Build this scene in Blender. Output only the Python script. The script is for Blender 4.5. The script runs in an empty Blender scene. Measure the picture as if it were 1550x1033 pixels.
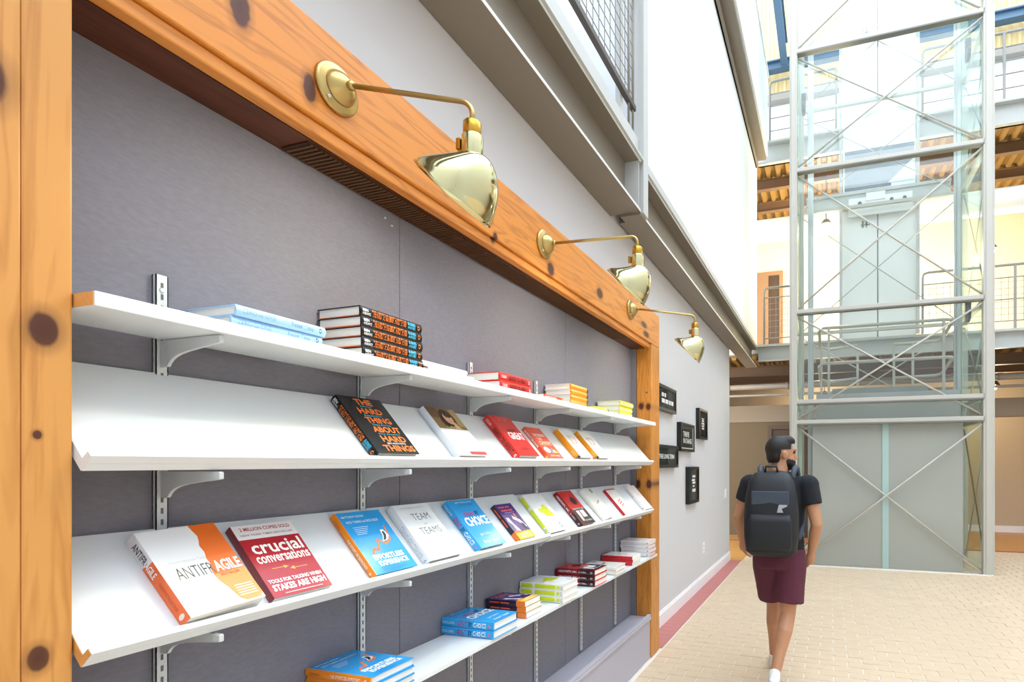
import bpy, bmesh, math, random
from mathutils import Vector, Matrix
random.seed(7)
SC = bpy.context.scene
COL = SC.collection

# ------------------------------------------------------------------ camera, sky, exposure
F_PX, CX_PX, HV_PX, VP_PX = 811.0, 1002.0, 702.0, 1256.0
YAW = math.atan2(VP_PX - CX_PX, F_PX)
cam_d = bpy.data.cameras.new('camera'); cam = bpy.data.objects.new('camera', cam_d); COL.objects.link(cam)
cam_d.sensor_width = 36.0; cam_d.lens = F_PX / 1550 * 36
cam_d.shift_x = -(CX_PX - 775) / 1550; cam_d.shift_y = (HV_PX - 516.5) / 1550
cam_d.clip_start = 0.05
cam.location = (1.314, 0, 1.5); cam.rotation_euler = (math.radians(90), 0, YAW)
SC.camera = cam
W = bpy.data.worlds.new('overcast_sky'); SC.world = W; W.use_nodes = True
bg = W.node_tree.nodes['Background']; bg.inputs[0].default_value = (0.84, 0.95, 1.08, 1); bg.inputs[1].default_value = 2.0
SC.view_settings.view_transform = 'Standard'; SC.view_settings.look = 'None'
SC.view_settings.gamma = 1.0; SC.view_settings.use_curve_mapping = False
SC.view_settings.exposure = 1.3

# ------------------------------------------------------------------ materials
def lin(c):
    if isinstance(c, str):
        c = c.lstrip('#'); c = [int(c[i:i+2], 16) / 255 for i in (0, 2, 4)]
    return tuple((x / 12.92 if x <= .04045 else ((x + .055) / 1.055) ** 2.4) for x in c) + (1.0,)
MATS = {}
def mat(name, col='#808080', rough=.6, metal=0., noise=0., nscale=30., bump=0., bscale=200., emit=None, estr=1., spec=None, stretch=None):
    if name in MATS: return MATS[name]
    m = bpy.data.materials.new(name); m.use_nodes = True; MATS[name] = m
    nt = m.node_tree; b = nt.nodes['Principled BSDF']; c = lin(col)
    b.inputs['Base Color'].default_value = c; b.inputs['Roughness'].default_value = rough; b.inputs['Metallic'].default_value = metal
    if spec is not None: b.inputs['Specular IOR Level'].default_value = spec
    if emit: b.inputs['Emission Color'].default_value = lin(emit); b.inputs['Emission Strength'].default_value = estr
    tc = nt.nodes.new('ShaderNodeTexCoord'); vec = tc.outputs['Object']
    if stretch:
        mp = nt.nodes.new('ShaderNodeMapping'); mp.inputs['Scale'].default_value = stretch; nt.links.new(vec, mp.inputs[0]); vec = mp.outputs[0]
    if noise:
        n = nt.nodes.new('ShaderNodeTexNoise'); n.inputs['Scale'].default_value = nscale; n.inputs['Detail'].default_value = 4
        nt.links.new(vec, n.inputs['Vector'])
        mx = nt.nodes.new('ShaderNodeMix'); mx.data_type = 'RGBA'
        mx.inputs[6].default_value = tuple(x * (1 - noise) for x in c[:3]) + (1,); mx.inputs[7].default_value = tuple(min(1, x * (1 + noise)) for x in c[:3]) + (1,)
        nt.links.new(n.outputs['Fac'], mx.inputs[0]); nt.links.new(mx.outputs[2], b.inputs['Base Color'])
    if bump:
        n = nt.nodes.new('ShaderNodeTexNoise'); n.inputs['Scale'].default_value = bscale; nt.links.new(vec, n.inputs['Vector'])
        bp = nt.nodes.new('ShaderNodeBump'); bp.inputs['Strength'].default_value = bump; bp.inputs['Distance'].default_value = .002
        nt.links.new(n.outputs['Fac'], bp.inputs['Height']); nt.links.new(bp.outputs[0], b.inputs['Normal'])
    return m

def wood(name, axis, base, dark, knots=(), scale=1., gain=1.):
    """oiled pine: grain stretched along `axis` (1=Y, 2=Z), knots = (y, z, ry, rz) on the x=const face"""
    m = bpy.data.materials.new(name); m.use_nodes = True; nt = m.node_tree; L = nt.links; N = nt.nodes
    b = N['Principled BSDF']; b.inputs['Roughness'].default_value = .38
    tc = N.new('ShaderNodeTexCoord')
    s = [9., 9., 9.]; s[axis] = .9
    # knots bend the grain: offset the coordinate by a soft bump near each knot
    mp = N.new('ShaderNodeMapping'); mp.inputs['Scale'].default_value = [x * scale for x in s]; L.new(tc.outputs['Object'], mp.inputs[0])
    n1 = N.new('ShaderNodeTexNoise'); n1.inputs['Scale'].default_value = 1.6; n1.inputs['Detail'].default_value = 3; n1.inputs['Distortion'].default_value = .6; L.new(mp.outputs[0], n1.inputs['Vector'])
    mul = N.new('ShaderNodeMath'); mul.operation = 'MULTIPLY'; mul.inputs[1].default_value = 11; L.new(n1.outputs['Fac'], mul.inputs[0])
    fr = N.new('ShaderNodeMath'); fr.operation = 'PINGPONG'; fr.inputs[1].default_value = 1.; L.new(mul.outputs[0], fr.inputs[0])
    rp = N.new('ShaderNodeValToRGB'); rp.color_ramp.elements[0].position = .0; rp.color_ramp.elements[1].position = .55
    rp.color_ramp.elements[0].color = lin(dark); rp.color_ramp.elements[1].color = lin(base); L.new(fr.outputs[0], rp.inputs[0])
    n2 = N.new('ShaderNodeTexNoise'); n2.inputs['Scale'].default_value = 6; n2.inputs['Detail'].default_value = 6; L.new(mp.outputs[0], n2.inputs['Vector'])
    mx = N.new('ShaderNodeMix'); mx.data_type = 'RGBA'; mx.blend_type = 'MIX'; mx.inputs[6].default_value = lin(base)
    L.new(rp.outputs[0], mx.inputs[7]); L.new(n2.outputs['Fac'], mx.inputs[0]); out = mx.outputs[2]
    for (ky, kz, ry, rz, *kx) in knots:
        sp = N.new('ShaderNodeVectorMath'); sp.operation = 'SUBTRACT'; sp.inputs[1].default_value = (ky + .09, 0, kz) if kx else (0, ky - 2.26, kz); L.new(tc.outputs['Object'], sp.inputs[0])
        ml = N.new('ShaderNodeVectorMath'); ml.operation = 'MULTIPLY'; ml.inputs[1].default_value = (1 / ry, 0, 1 / rz) if kx else (0, 1 / ry, 1 / rz); L.new(sp.outputs[0], ml.inputs[0])
        ln = N.new('ShaderNodeVectorMath'); ln.operation = 'LENGTH'; L.new(ml.outputs[0], ln.inputs[0])
        ad = N.new('ShaderNodeMath'); ad.operation = 'MULTIPLY_ADD'; ad.inputs[1].default_value = .5; L.new(n2.outputs['Fac'], ad.inputs[0]); L.new(ln.outputs['Value'], ad.inputs[2])
        r = N.new('ShaderNodeValToRGB'); e = r.color_ramp.elements
        e[0].position = .0; e[0].color = (1, 1, 1, 1); e[1].position = 1.0; e[1].color = (0, 0, 0, 1)
        e2 = r.color_ramp.elements.new(.55); e2.color = (.95, .95, .95, 1); e3 = r.color_ramp.elements.new(.68); e3.color = (.35, .35, .35, 1)
        sc = N.new('ShaderNodeMath'); sc.operation = 'MULTIPLY'; sc.inputs[1].default_value = .5; L.new(ad.outputs[0], sc.inputs[0]); L.new(sc.outputs[0], r.inputs[0])
        k = N.new('ShaderNodeMix'); k.data_type = 'RGBA'; L.new(r.outputs[0], k.inputs[0]); L.new(out, k.inputs[6]); k.inputs[7].default_value = lin('#4a1d0c'); out = k.outputs[2]
    L.new(out, b.inputs['Base Color']); MATS[name] = m
    return m

def glass(name, tint, opacity, rough=.02, diffuse='#a8b0a8', refl=1.0):
    m = bpy.data.materials.new(name); m.use_nodes = True; nt = m.node_tree; N = nt.nodes; L = nt.links
    N.remove(N['Principled BSDF']); o = N['Material Output']
    tr = N.new('ShaderNodeBsdfTransparent'); tr.inputs[0].default_value = lin(tint)
    df = N.new('ShaderNodeBsdfDiffuse'); df.inputs[0].default_value = lin(diffuse)
    gl = N.new('ShaderNodeBsdfGlossy'); gl.inputs['Roughness'].default_value = rough; gl.inputs[0].default_value = (.95, 1, .98, 1)
    m1 = N.new('ShaderNodeMixShader'); m1.inputs[0].default_value = opacity; L.new(tr.outputs[0], m1.inputs[1]); L.new(df.outputs[0], m1.inputs[2])
    fz = N.new('ShaderNodeFresnel'); fz.inputs[0].default_value = 1.45
    ml = N.new('ShaderNodeMath'); ml.operation = 'MULTIPLY'; ml.inputs[1].default_value = refl; L.new(fz.outputs[0], ml.inputs[0])
    m2 = N.new('ShaderNodeMixShader'); L.new(ml.outputs[0], m2.inputs[0]); L.new(m1.outputs[0], m2.inputs[1]); L.new(gl.outputs[0], m2.inputs[2])
    L.new(m2.outputs[0], o.inputs[0]); MATS[name] = m
    return m

# ------------------------------------------------------------------ mesh builder
class MB:
    def __init__(s): s.v = []; s.f = []; s.m = []
    def add(s, vs, fs, mi=0):
        o = len(s.v); s.v += [tuple(p) for p in vs]; s.f += [tuple(i + o for i in f) for f in fs]; s.m += [mi] * len(fs); return s
    def box(s, x0, x1, y0, y1, z0, z1, mi=0):
        if x0 > x1: x0, x1 = x1, x0
        if y0 > y1: y0, y1 = y1, y0
        if z0 > z1: z0, z1 = z1, z0
        return s.add([(x0,y0,z0),(x1,y0,z0),(x1,y1,z0),(x0,y1,z0),(x0,y0,z1),(x1,y0,z1),(x1,y1,z1),(x0,y1,z1)],
                     [(0,3,2,1),(4,5,6,7),(0,1,5,4),(1,2,6,5),(2,3,7,6),(3,0,4,7)], mi)
    def cham(s, x0, x1, y0, y1, z0, z1, c=.003, mi=0):   # paver: box with chamfered top
        return s.add([(x0,y0,z0),(x1,y0,z0),(x1,y1,z0),(x0,y1,z0),(x0,y0,z1-c),(x1,y0,z1-c),(x1,y1,z1-c),(x0,y1,z1-c),(x0+c,y0+c,z1),(x1-c,y0+c,z1),(x1-c,y1-c,z1),(x0+c,y1-c,z1)],
                     [(0,1,5,4),(1,2,6,5),(2,3,7,6),(3,0,4,7),(4,5,9,8),(5,6,10,9),(6,7,11,10),(7,4,8,11),(8,9,10,11)], mi)
    def prism(s, pts, a, b, axis='y', mi=0):
        """2-D polygon extruded: axis y -> pts are (x,z); x -> (y,z); z -> (x,y)"""
        n = len(pts)
        P = (lambda p, t: (p[0], t, p[1])) if axis == 'y' else (lambda p, t: (t, p[0], p[1])) if axis == 'x' else (lambda p, t: (p[0], p[1], t))
        vs = [P(p, a) for p in pts] + [P(p, b) for p in pts]
        fs = [tuple(range(n)), tuple(range(2*n-1, n-1, -1))] + [(i, n+i, n+(i+1) % n, (i+1) % n) for i in range(n)]
        return s.add(vs, fs, mi)
    def tube(s, path, r, seg=8, mi=0, cap=True):
        path = [Vector(p) for p in path]; n = len(path); rs = r if isinstance(r, (list, tuple)) else [r] * n
        rings = []; up = None
        for i, p in enumerate(path):
            d = (path[min(i+1, n-1)] - path[max(i-1, 0)]).normalized()
            if up is None:
                up = Vector((0, 0, 1)) if abs(d.z) < .9 else Vector((1, 0, 0))
            a = d.cross(up)
            if a.length < 1e-6: a = d.cross(Vector((0, 1, 0)))
            a.normalize(); b = a.cross(d).normalized(); up = b
            rings.append([p + (a * math.cos(t) + b * math.sin(t)) * rs[i] for t in [2*math.pi*k/seg for k in range(seg)]])
        return s.rings(rings, cap, mi)
    def rings(s, rings, cap=True, mi=0):
        seg = len(rings[0]); n = len(rings); vs = [q for r in rings for q in r]
        fs = [(i*seg+k, i*seg+(k+1) % seg, (i+1)*seg+(k+1) % seg, (i+1)*seg+k) for i in range(n-1) for k in range(seg)]
        if cap: fs += [tuple(range(seg-1, -1, -1)), tuple(range((n-1)*seg, n*seg))]
        return s.add(vs, fs, mi)
    def lathe(s, prof, seg=24, axis='z', c=(0, 0, 0), mi=0, cap=True):
        rings = []
        for r, h in prof:
            r = max(r, 1e-4); ring = []
            for k in range(seg):
                t = 2*math.pi*k/seg; a, b = r*math.cos(t), r*math.sin(t)
                q = (a, b, h) if axis == 'z' else (h, a, b) if axis == 'x' else (b, h, a)
                ring.append((q[0]+c[0], q[1]+c[1], q[2]+c[2]))
            rings.append(ring)
        return s.rings(rings, cap, mi)
    def ell(s, c, r, seg=16, n=10, mi=0, rot=None):
        rings = []
        for i in range(n+1):
            t = math.pi*i/n; rr = max(math.sin(t), 1e-3); ring = []
            for k in range(seg):
                a = 2*math.pi*k/seg; p = Vector((r[0]*rr*math.cos(a), r[1]*rr*math.sin(a), -r[2]*math.cos(t)))
                if rot: p = rot @ p
                ring.append(p + Vector(c))
            rings.append(ring)
        return s.rings(rings, True, mi)
    def mesh(s, name, mats, off=(0, 0, 0), smooth=False):
        me = bpy.data.meshes.new(name); me.from_pydata([(v[0]-off[0], v[1]-off[1], v[2]-off[2]) for v in s.v], [], s.f)
        for m in (mats if isinstance(mats, (list, tuple)) else [mats]): me.materials.append(m)
        for p, mi in zip(me.polygons, s.m): p.material_index = mi; p.use_smooth = smooth
        bm = bmesh.new(); bm.from_mesh(me); bmesh.ops.recalc_face_normals(bm, faces=bm.faces); bm.to_mesh(me); bm.free()
        me.update(); return me

def woff(o):
    t = Vector((0, 0, 0))
    while o: t += o.location; o = o.parent
    return t
def tag(o, label=None, cat=None, group=None, kind=None):
    if label: o['label'] = label
    if cat: o['category'] = cat
    if group: o['group'] = group
    if kind: o['kind'] = kind
    return o
def obj(name, mb, mats, parent=None, label=None, cat=None, group=None, kind=None, smooth=False, bevel=0, local=False, autos=False):
    off = (0, 0, 0) if local else woff(parent)
    o = bpy.data.objects.new(name, mb.mesh(name, mats, off, smooth)); COL.objects.link(o); o.parent = parent
    if bevel:
        b = o.modifiers.new('bevel', 'BEVEL'); b.width = bevel; b.segments = 2; b.limit_method = 'ANGLE'
    return tag(o, label, cat, group, kind)
def thing(name, label, cat, loc=(0, 0, 0), group=None, kind=None):
    o = bpy.data.objects.new(name, None); COL.objects.link(o); o.location = loc; o.empty_display_size = .05
    return tag(o, label, cat, group, kind)
def struct(name, mb, mats, parent=None, **k): return obj(name, mb, mats, parent, kind='structure' if parent is None else None, **k)
def instance(name, mesh_obj, loc, parent=None):
    o = bpy.data.objects.new(name, mesh_obj.data); COL.objects.link(o); o.parent = parent; o.location = loc; return o
def kids(o): return [c for c in bpy.data.objects if c.parent == o]
def copy_tree(o, parent=None):
    c = o.copy(); COL.objects.link(c); c.parent = parent
    for ch in o.children: copy_tree(ch, c)
    return c

# ------------------------------------------------------------------ palette
M_wall = mat('gray_wall_paint', '#d4d2d1', .7, noise=.02, nscale=3)
M_white = mat('white_wall_paint', '#eef0f2', .7)
M_wallf = mat('gray_far_wall_paint', '#cfcfd1', .8)
M_trimw = mat('white_trim_paint', '#f3f1ef', .45)
M_fabric = mat('gray_fabric', '#7e7b83', .95, noise=.16, nscale=150, bump=.3, bscale=700, stretch=(1, .35, 1))
M_shelf = mat('white_melamine', '#e3e7e8', .42)
M_steelw = mat('white_powder_steel', '#d0d4d3', .4)
M_slot = mat('dark_slot', '#6a6866', .8)
M_beam = mat('taupe_painted_steel', '#857b6d', .45, noise=.03, nscale=5)
M_beaml = mat('light_taupe_painted_steel', '#c4c5c1', .45)
M_frame = mat('elevator_painted_steel', '#bdb9ad', .4)
M_darkst = mat('dark_bronze_steel', '#4b4138', .45)
M_brass = mat('brushed_brass', '#bfa468', .32, 1.0)
M_brassp = mat('polished_brass', '#d8d0a0', .1, 1.0)
M_gold = mat('lacquered_gold_brass', '#c79a3c', .25, 1.0)
M_paper = mat('book_pages', '#f3efe4', .85, noise=.05, nscale=8, stretch=(1, 1, 300))
M_black = mat('black_paint', '#121314', .35)
M_grout = mat('pale_grout', '#e3dbce', .9)
M_brick = mat('buff_paver_brick', '#d2bb9d', .55, noise=.14, nscale=5)
M_brickr = mat('red_paver_brick', '#bb7670', .6, noise=.12, nscale=7)
M_tan = mat('tan_wall_paint', '#c4b094', .7)
M_tanl = mat('pale_cream_wall_paint', '#ecdcbd', .7)
M_brown = mat('dark_brown_panel', '#4a3626', .6)
M_deck = mat('tan_steel_deck', '#8d6c36', .6)
M_deckd = mat('brown_steel_joist', '#6c5138', .6)
M_yell = mat('yellow_corrugated_siding', '#dcc691', .6)
M_blue = mat('blue_gray_steel', '#4a6880', .5)
M_woodfl = mat('orange_wood_floor', '#c98f4a', .35, noise=.15, nscale=4, stretch=(1, .1, 1))
M_duct = mat('white_duct', '#e9e8e4', .5)
M_glass = glass('clear_shaft_glass', '#fbfdfc', .015, .02, '#dfe8e4', 1.0)
M_glasss = glass('clear_side_glass', '#f0faf6', .03, .05, '#dfe8e4', .3)
M_glasse = mat('green_glass_edge', '#a9c4bd', .2)
M_frost = glass('frosted_gray_green_glass', '#c3cbc2', .80, .05, '#b3b5aa', 1.3)
M_bulb = mat('warm_bulb', '#fff2d0', .5, emit='#ffd98a', estr=25)
WB, WD = '#d9903f', '#a55a1c'
M_post = wood('pine_post', 2, '#d4954c', '#ad6d2a', [(.553+.02, 1.735, .020, .030), (.50, 2.135, .03, .045), (.566, 1.16, .014, .022), (.565, 1.55, .006, .008)])
M_postr = wood('pine_post_far', 2, '#d08a38', '#9c561c', [(-.085, 1.945, .020, .026, 1), (-.025, 1.94, .020, .026, 1), (-.02, 1.34, .022, .034, 1), (-.11, 1.34, .018, .034, 1), (-.04, 2.05, .006, .006, 1)], 1.4)
M_pbeam = wood('pine_beam', 1, '#dd8d3a', '#a85f20', [(.90, 2.565, .022, .045), (1.075, 2.495, .018, .035), (1.60, 2.50, .02, .028), (1.70, 2.60, .018, .022), (1.86, 2.50, .02, .028), (1.90, 2.43, .014, .02), (2.36, 2.46, .03, .03), (2.95, 2.52, .04, .03), (3.75, 2.53, .06, .02), (3.8, 2.47, .06, .02)])
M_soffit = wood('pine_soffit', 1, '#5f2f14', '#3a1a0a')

# ------------------------------------------------------------------ structure: floor
floor = struct('floor', MB().box(-6, 10, -7, 10.40, -.12, -.006), M_grout)
BL, BW = .2032, .1045
proto_b = MB().cham(.004, BL-.004, .003, BW-.003, -.03, 0, .002)
pb_me = None; n_single = 0
stuff = MB()
cells = []
for j in range(-8, 99):
    y = j * BW
    if y + BW > 10.40: continue
    x = .022 + (BL/2 if j % 2 else 0) - (BL if j % 2 else 0)
    while x < 8.6:
        cells.append((x, y)); x += BL
def in_view(x, y):
    X = x + .1 - 1.314; yy = y + .05; cu = X*math.cos(YAW) + yy*math.sin(YAW); d = -X*math.sin(YAW) + yy*math.cos(YAW)
    if d < .3: return None
    u = CX_PX + F_PX*cu/d; v = HV_PX + F_PX*1.5/d
    return d if (u > 975 and u < 1560 and v < 1045 and x > -.05) else None
vis = sorted([(in_view(x, y), x, y) for x, y in cells if in_view(x, y)])
single = set((x, y) for _, x, y in vis[:300])
for x, y in cells:
    x0 = max(x, .022)
    if x0 - x > BL - .03: continue
    if (x, y) in single and x0 == x:
        if pb_me is None:
            o = obj('brick', MB().cham(.004, BL-.004, .003, BW-.003, -.03, 0, .002), M_brick, floor, local=True); o.location = (x, y, 0); pb_me = o
        else: instance('brick', pb_me, (x, y, random.uniform(-.0012, .0012)), floor)
    elif (x, y) in single: obj('brick', MB().cham(x0+.004, x+BL-.004, y+.003, y+BW-.003, -.03, 0, .002), M_brick, floor)
    else: stuff.cham(x0+.004, x+BL-.004, y+.003, y+BW-.003, -.03, random.uniform(-.001, .001), .002)
obj('paving_bricks', stuff, M_brick, floor, kind='stuff')
rb = None
for j in range(38):
    y = 4.16 + j * .1075
    if rb is None: rb = obj('red_brick', MB().cham(-.165, .012, 0, .1035, -.03, 0, .002), M_brickr, floor, local=True); rb.location = (0, y, 0)
    else: instance('red_brick', rb, (0, y, 0), floor)
struct('floor_red_border', MB().box(-6, 10, 10.40, 10.50, -.12, 0), mat('red_border_tile', '#a8524a', .6))
struct('floor_side', MB().box(-4, .018, 8.26, 10.40, -.006, 0), M_woodfl)
struct('floor_wood', MB().box(-6, 10, 10.50, 13.6, -.12, 0), M_woodfl)

# ------------------------------------------------------------------ structure: walls
WX = -.18                                            # face of the left wall behind the bookcase
struct('wall_left', MB().box(WX-.3, WX, -7, 8.29, 0, 3.498), M_wall)
struct('baseboard_left', MB().box(WX, WX+.018, 4.145, 8.29, 0, .115).box(WX, WX+.011, 4.145, 8.29, .115, .135), M_trimw)
struct('wall_left_upper', MB().box(-.35, .035, 3.70, 9.93, 3.66, 6.95), M_white)
struct('wall_gallery', MB().box(-2.7, -2.5, -7, 3.9, 3.66, 9.0), M_white)
struct('wall_gallery_end', MB().box(-2.5, -.36, 3.75, 3.9, 3.66, 6.95), M_white)
struct('floor_gallery', MB().box(-2.5, -.22, -7, 3.75, 3.50, 3.655), mat('gallery_carpet', '#9b9894', .9))
struct('wall_right', MB().box(9, 9.2, -7, 13.6, 0, 13), M_wallf)
struct('wall_behind', MB().box(-6, 9, -7.2, -7, 0, 13), M_wallf)
struct('wall_left_high', MB().box(-2.7, -2.5, -7, 13.6, 9.0, 13), M_white)
struct('wall_back_lower', MB().box(-6, 9, 13.40, 13.6, 0, 3.36), M_tan)
struct('wall_back_middle', MB().box(-6, 9, 13.40, 13.6, 3.36, 6.95), M_tanl)
struct('wall_back_upper', MB().box(-6, 9, 13.40, 13.6, 6.95, 10.45), M_white)
struct('baseboard_back', MB().box(2.5, 9, 13.37, 13.40, 0, .14), M_trimw)
struct('wall_side_lower', MB().box(-4.2, -4, 8.3, 13.4, 0, 3.36), M_tan)

# ------------------------------------------------------------------ back of the atrium: siding, decks, walkways
sid = thing('wall_back_siding', None, None, (0, 13.4, 10.45), kind='structure')
obj('siding_sheet', MB().box(-6, 9, 13.46, 13.6, 10.45, 14), M_yell, sid)
rp = None
for i in range(60):
    x = -3 + i * .2
    if rp is None:
        rp = obj('siding_rib', MB().prism([(0, 0), (.11, 0), (.08, -.05), (.03, -.05)], 10.47-10.45, 3.5, 'z'), M_yell, sid, local=True); rp.location = (x, .06, 0)
    else: instance('siding_rib', rp, (x, .06, 0), sid)
obj('roof_beam', MB().box(-6, 9, 13.12, 13.2, 11.0, 11.16).box(-6, 9, 13.06, 13.26, 10.97, 11.0).box(-6, 9, 13.06, 13.26, 11.16, 11.19), M_blue, None, 'blue-gray steel roof beam running across the yellow corrugated siding', 'beam')
obj('roof_beam', MB().box(.20, .36, 9.7, 13.04, 11.0, 11.06).box(.26, .30, 9.7, 13.04, 11.06, 11.5).box(.20, .36, 9.7, 13.04, 11.5, 11.56), M_blue, None, 'blue-gray steel roof beam running lengthwise above the white parapet', 'beam')
obj('wall_cap_beam', MB().box(-6, 9, 13.2, 13.4, 10.3, 10.47), mat('taupe_cap', '#8d877c', .5), None, 'taupe ledge beam under the yellow corrugated siding', 'beam')

def deck(level, z0, z1, nm, lab, rails):
    st = thing('floor_walkway_' + level, None, None, (2, 9.9, z0), kind='structure')
    obj('slab', MB().box(-4, 9, 9.96, 13.4, z1-.12, z1), M_beaml, st)
    f = MB().box(.06, 9, 9.92, 9.96, z0, z1).box(.06, 9, 9.82, 9.96, z1-.03, z1+.01).box(.06, 9, 9.84, 9.96, z0, z0+.02)
    obj('edge_beam', f, M_beaml, st)
    obj('deck_sheet', MB().box(-4, 9, 9.96, 13.4, z1-.15, z1-.12), M_deck, st)
    rp = None
    for i in range(46):
        x = -1.6 + i * .19
        if rp is None:
            rp = obj('deck_rib', MB().prism([(0, 0), (.12, 0), (.09, -.07), (.03, -.07)], .08, 3.45, 'y'), M_deck, st, local=True); rp.location = (x-2, 0, z1-.15-z0)
        else: instance('deck_rib', rp, (x-2, 0, z1-.15-z0), st)
    for y in (10.75, 11.7, 12.65):
        obj('joist', MB().box(-4, 9, y-.03, y+.03, z1-.40, z1-.22).box(-4, 9, y-.06, y+.06, z1-.415, z1-.40).box(-4, 9, y-.06, y+.06, z1-.235, z1-.22), M_deckd, st)
    return st
deck('second', 3.36, 3.65, 'x', 'y', 1)
deck('third', 6.95, 7.33, 'x', 'y', 1)
obj('air_duct', MB().lathe([(.21, -4), (.215, -3.98), (.215, 8.9), (.21, 9)], 20, 'x', (0, 10.55, 6.02)), M_duct, None, 'round white air duct under the upper walkway behind the elevator', 'duct', smooth=True)
M_pipe = mat('dull_pipe', '#93887a', .5)
p = thing('water_pipe', 'pale horizontal pipe with joint collars under the lower walkway', 'pipe', (0, 10.5, 3.0))
obj('pipe', MB().lathe([(.055, -4), (.055, 9)], 14, 'x', (0, 10.5, 2.99)), M_pipe, p, smooth=True)
for x in (-.6, .55, 4.1, 6): obj('collar', MB().lathe([(.066, x-.04), (.066, x+.04)], 14, 'x', (0, 10.5, 2.99)), M_pipe, p, smooth=True)
p = thing('conduit_pipe', 'thin pale pipe just below the thicker pipe under the lower walkway', 'pipe', (0, 10.5, 2.8))
obj('pipe', MB().lathe([(.025, -4), (.025, 9)], 10, 'x', (0, 10.55, 2.83)), M_pipe, p, smooth=True)
struct('trim_1', MB().box(-4, 9, 11.2, 11.4, 2.36, 2.70), mat('taupe_header', '#9c8a74', .6))
struct('wall_back_partition', MB().box(-4, .95, 11.22, 11.36, 0, 2.36), mat('brown_tan_partition', '#6f5a3c', .6))
d = thing('door_1', None, None, (.55, 11.2, 0), kind='structure')
obj('door_leaf', MB().box(.18, .95, 11.17, 11.22, 0, 2.2), M_brown, d)
obj('door_frame', MB().box(.10, .18, 11.14, 11.22, 0, 2.28).box(.95, 1.03, 11.14, 11.22, 0, 2.28).box(.181, .949, 11.14, 11.22, 2.2, 2.28), mat('brown_door_frame', '#5c4732', .6), d)
obj('door_handle', MB().tube([(.27, 11.17, 1.0), (.27, 11.11, 1.0), (.38, 11.11, 1.0)], .012, 8), M_steelw, d)
struct('wall_back_pier', MB().box(3.05, 3.75, 11.22, 11.4, 0, 2.36), M_tan)
# upper level door and doorway strips on the second level
d = thing('door_2', None, None, (0, 13.3, 3.65), kind='structure')
obj('door_leaf', MB().box(-.12, .14, 13.33, 13.39, 3.66, 6.1), M_brown, d)
obj('door_frame', MB().box(-.40, -.12, 13.3, 13.39, 3.66, 6.2).box(.14, .22, 13.3, 13.39, 3.66, 6.2).box(-.119, .139, 13.3, 13.39, 6.1, 6.2), mat('brown_door_trim', '#9a7450', .6), d)

M_rail = mat('gray_rail_steel', '#98958e', .45)
def railing(label, z, ztop, bars, xs, mesh, y=9.9):
    t = thing('walkway_railing', label, 'railing', (2, y, z))
    x0, x1 = xs[0], xs[-1]
    obj('top_rail', MB().tube([(x0, y, z+.02), (x0, y, ztop-.08), (x0+.02, y, ztop-.02), (x0+.08, y, ztop), (x1, y, ztop)], .022, 10), M_rail, t, smooth=True)
    for x in xs[1:]: obj('post', MB().box(x-.02, x+.02, y-.02, y+.02, z+.01, ztop-.01), M_rail, t)
    for b in bars: obj('rail_bar', MB().tube([(x0, y, b), (x1, y, b)], .011, 8), M_rail, t, smooth=True)
    if mesh:
        m = MB(); zb, zt = mesh; s = .105
        for k in range(int((x1-x0)/s)): m.box(x0+k*s-.004, x0+k*s+.004, y-.0025, y+.0025, zb, zt)
        for k in range(int((zt-zb)/s)+1): m.box(x0, x1, y-.0045, y+.0005, zb+k*s-.004, zb+k*s+.004)
        obj('wire_mesh', m, M_rail, t)
    return t
railing('gray wire-mesh railing on the lower walkway left of the elevator', 3.66, 4.70, [4.52, 3.78], (.17, .72), (3.78, 4.52))
railing('gray wire-mesh railing on the lower walkway right of the elevator', 3.66, 4.70, [4.50, 4.15, 3.80], (2.80, 4.15, 5.6, 7.0), (3.80, 4.50))
railing('pale bar railing on the upper walkway left of the elevator', 7.34, 8.45, [7.55, 7.78, 8.0, 8.22], (.27, .95, 1.42), None)
railing('pale bar railing on the upper walkway right of the elevator', 7.34, 8.45, [7.55, 7.78, 8.0, 8.22], (2.80, 4.0, 5.4, 6.8), None)

def pendant(loc, label, power, r=.06, drop=.25):
    t = thing('ceiling_lamp', label, 'lamp', loc, group='warm lamps under the walkways')
    x, y, z = loc
    obj('stem', MB().tube([(x, y, z+drop), (x, y, z+r)], .008, 8), M_darkst, t)
    obj('shade', MB().lathe([(.02, z+r+.08), (.05, z+r+.07), (.10, z+r-.01), (.105, z+r-.02)], 18, 'z', (x, y, 0), cap=False), M_darkst, t, smooth=True)
    obj('bulb', MB().ell((x, y, z), (r, r, r), 14, 8), M_bulb, t, smooth=True)
    l = bpy.data.lights.new('bulb_light', 'POINT'); l.energy = power; l.color = (1, .86, .62); l.shadow_soft_size = .12
    o = bpy.data.objects.new('bulb_light', l); COL.objects.link(o); o.parent = t; o.location = (0, 0, -.14)
pendant((1.28, 11.2, 6.3), 'glowing warm lamp under the upper walkway left of the white banner', 90, .10)
pendant((1.25, 10.3, 5.85), 'small glowing warm bulb lower down beside the white air duct', 25, .06, 1.1)
pendant((4.15, 11.2, 5.4), 'warm lamp under the upper walkway right of the elevator column', 80, .06, 1.2)
pendant((2.55, 11.3, 5.45), 'added warm lamp under the upper walkway behind the elevator door', 60, .05, 1.2)  # added lamp, hidden by the door panels, brightens the area behind
pendant((1.2, 12.6, 3.0), 'added warm lamp under the lower walkway behind the elevator, left', 22, .05)  # this lamp and the next two are added to lift the dim area
pendant((4.4, 12.0, 3.0), 'added warm lamp under the lower walkway right of the elevator', 25, .05)
pendant((-.9, 9.8, 2.9), 'added warm lamp under the lower walkway past the end of the gray wall', 6, .05)  # added fill lamp, out of sight behind the wall end

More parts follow.
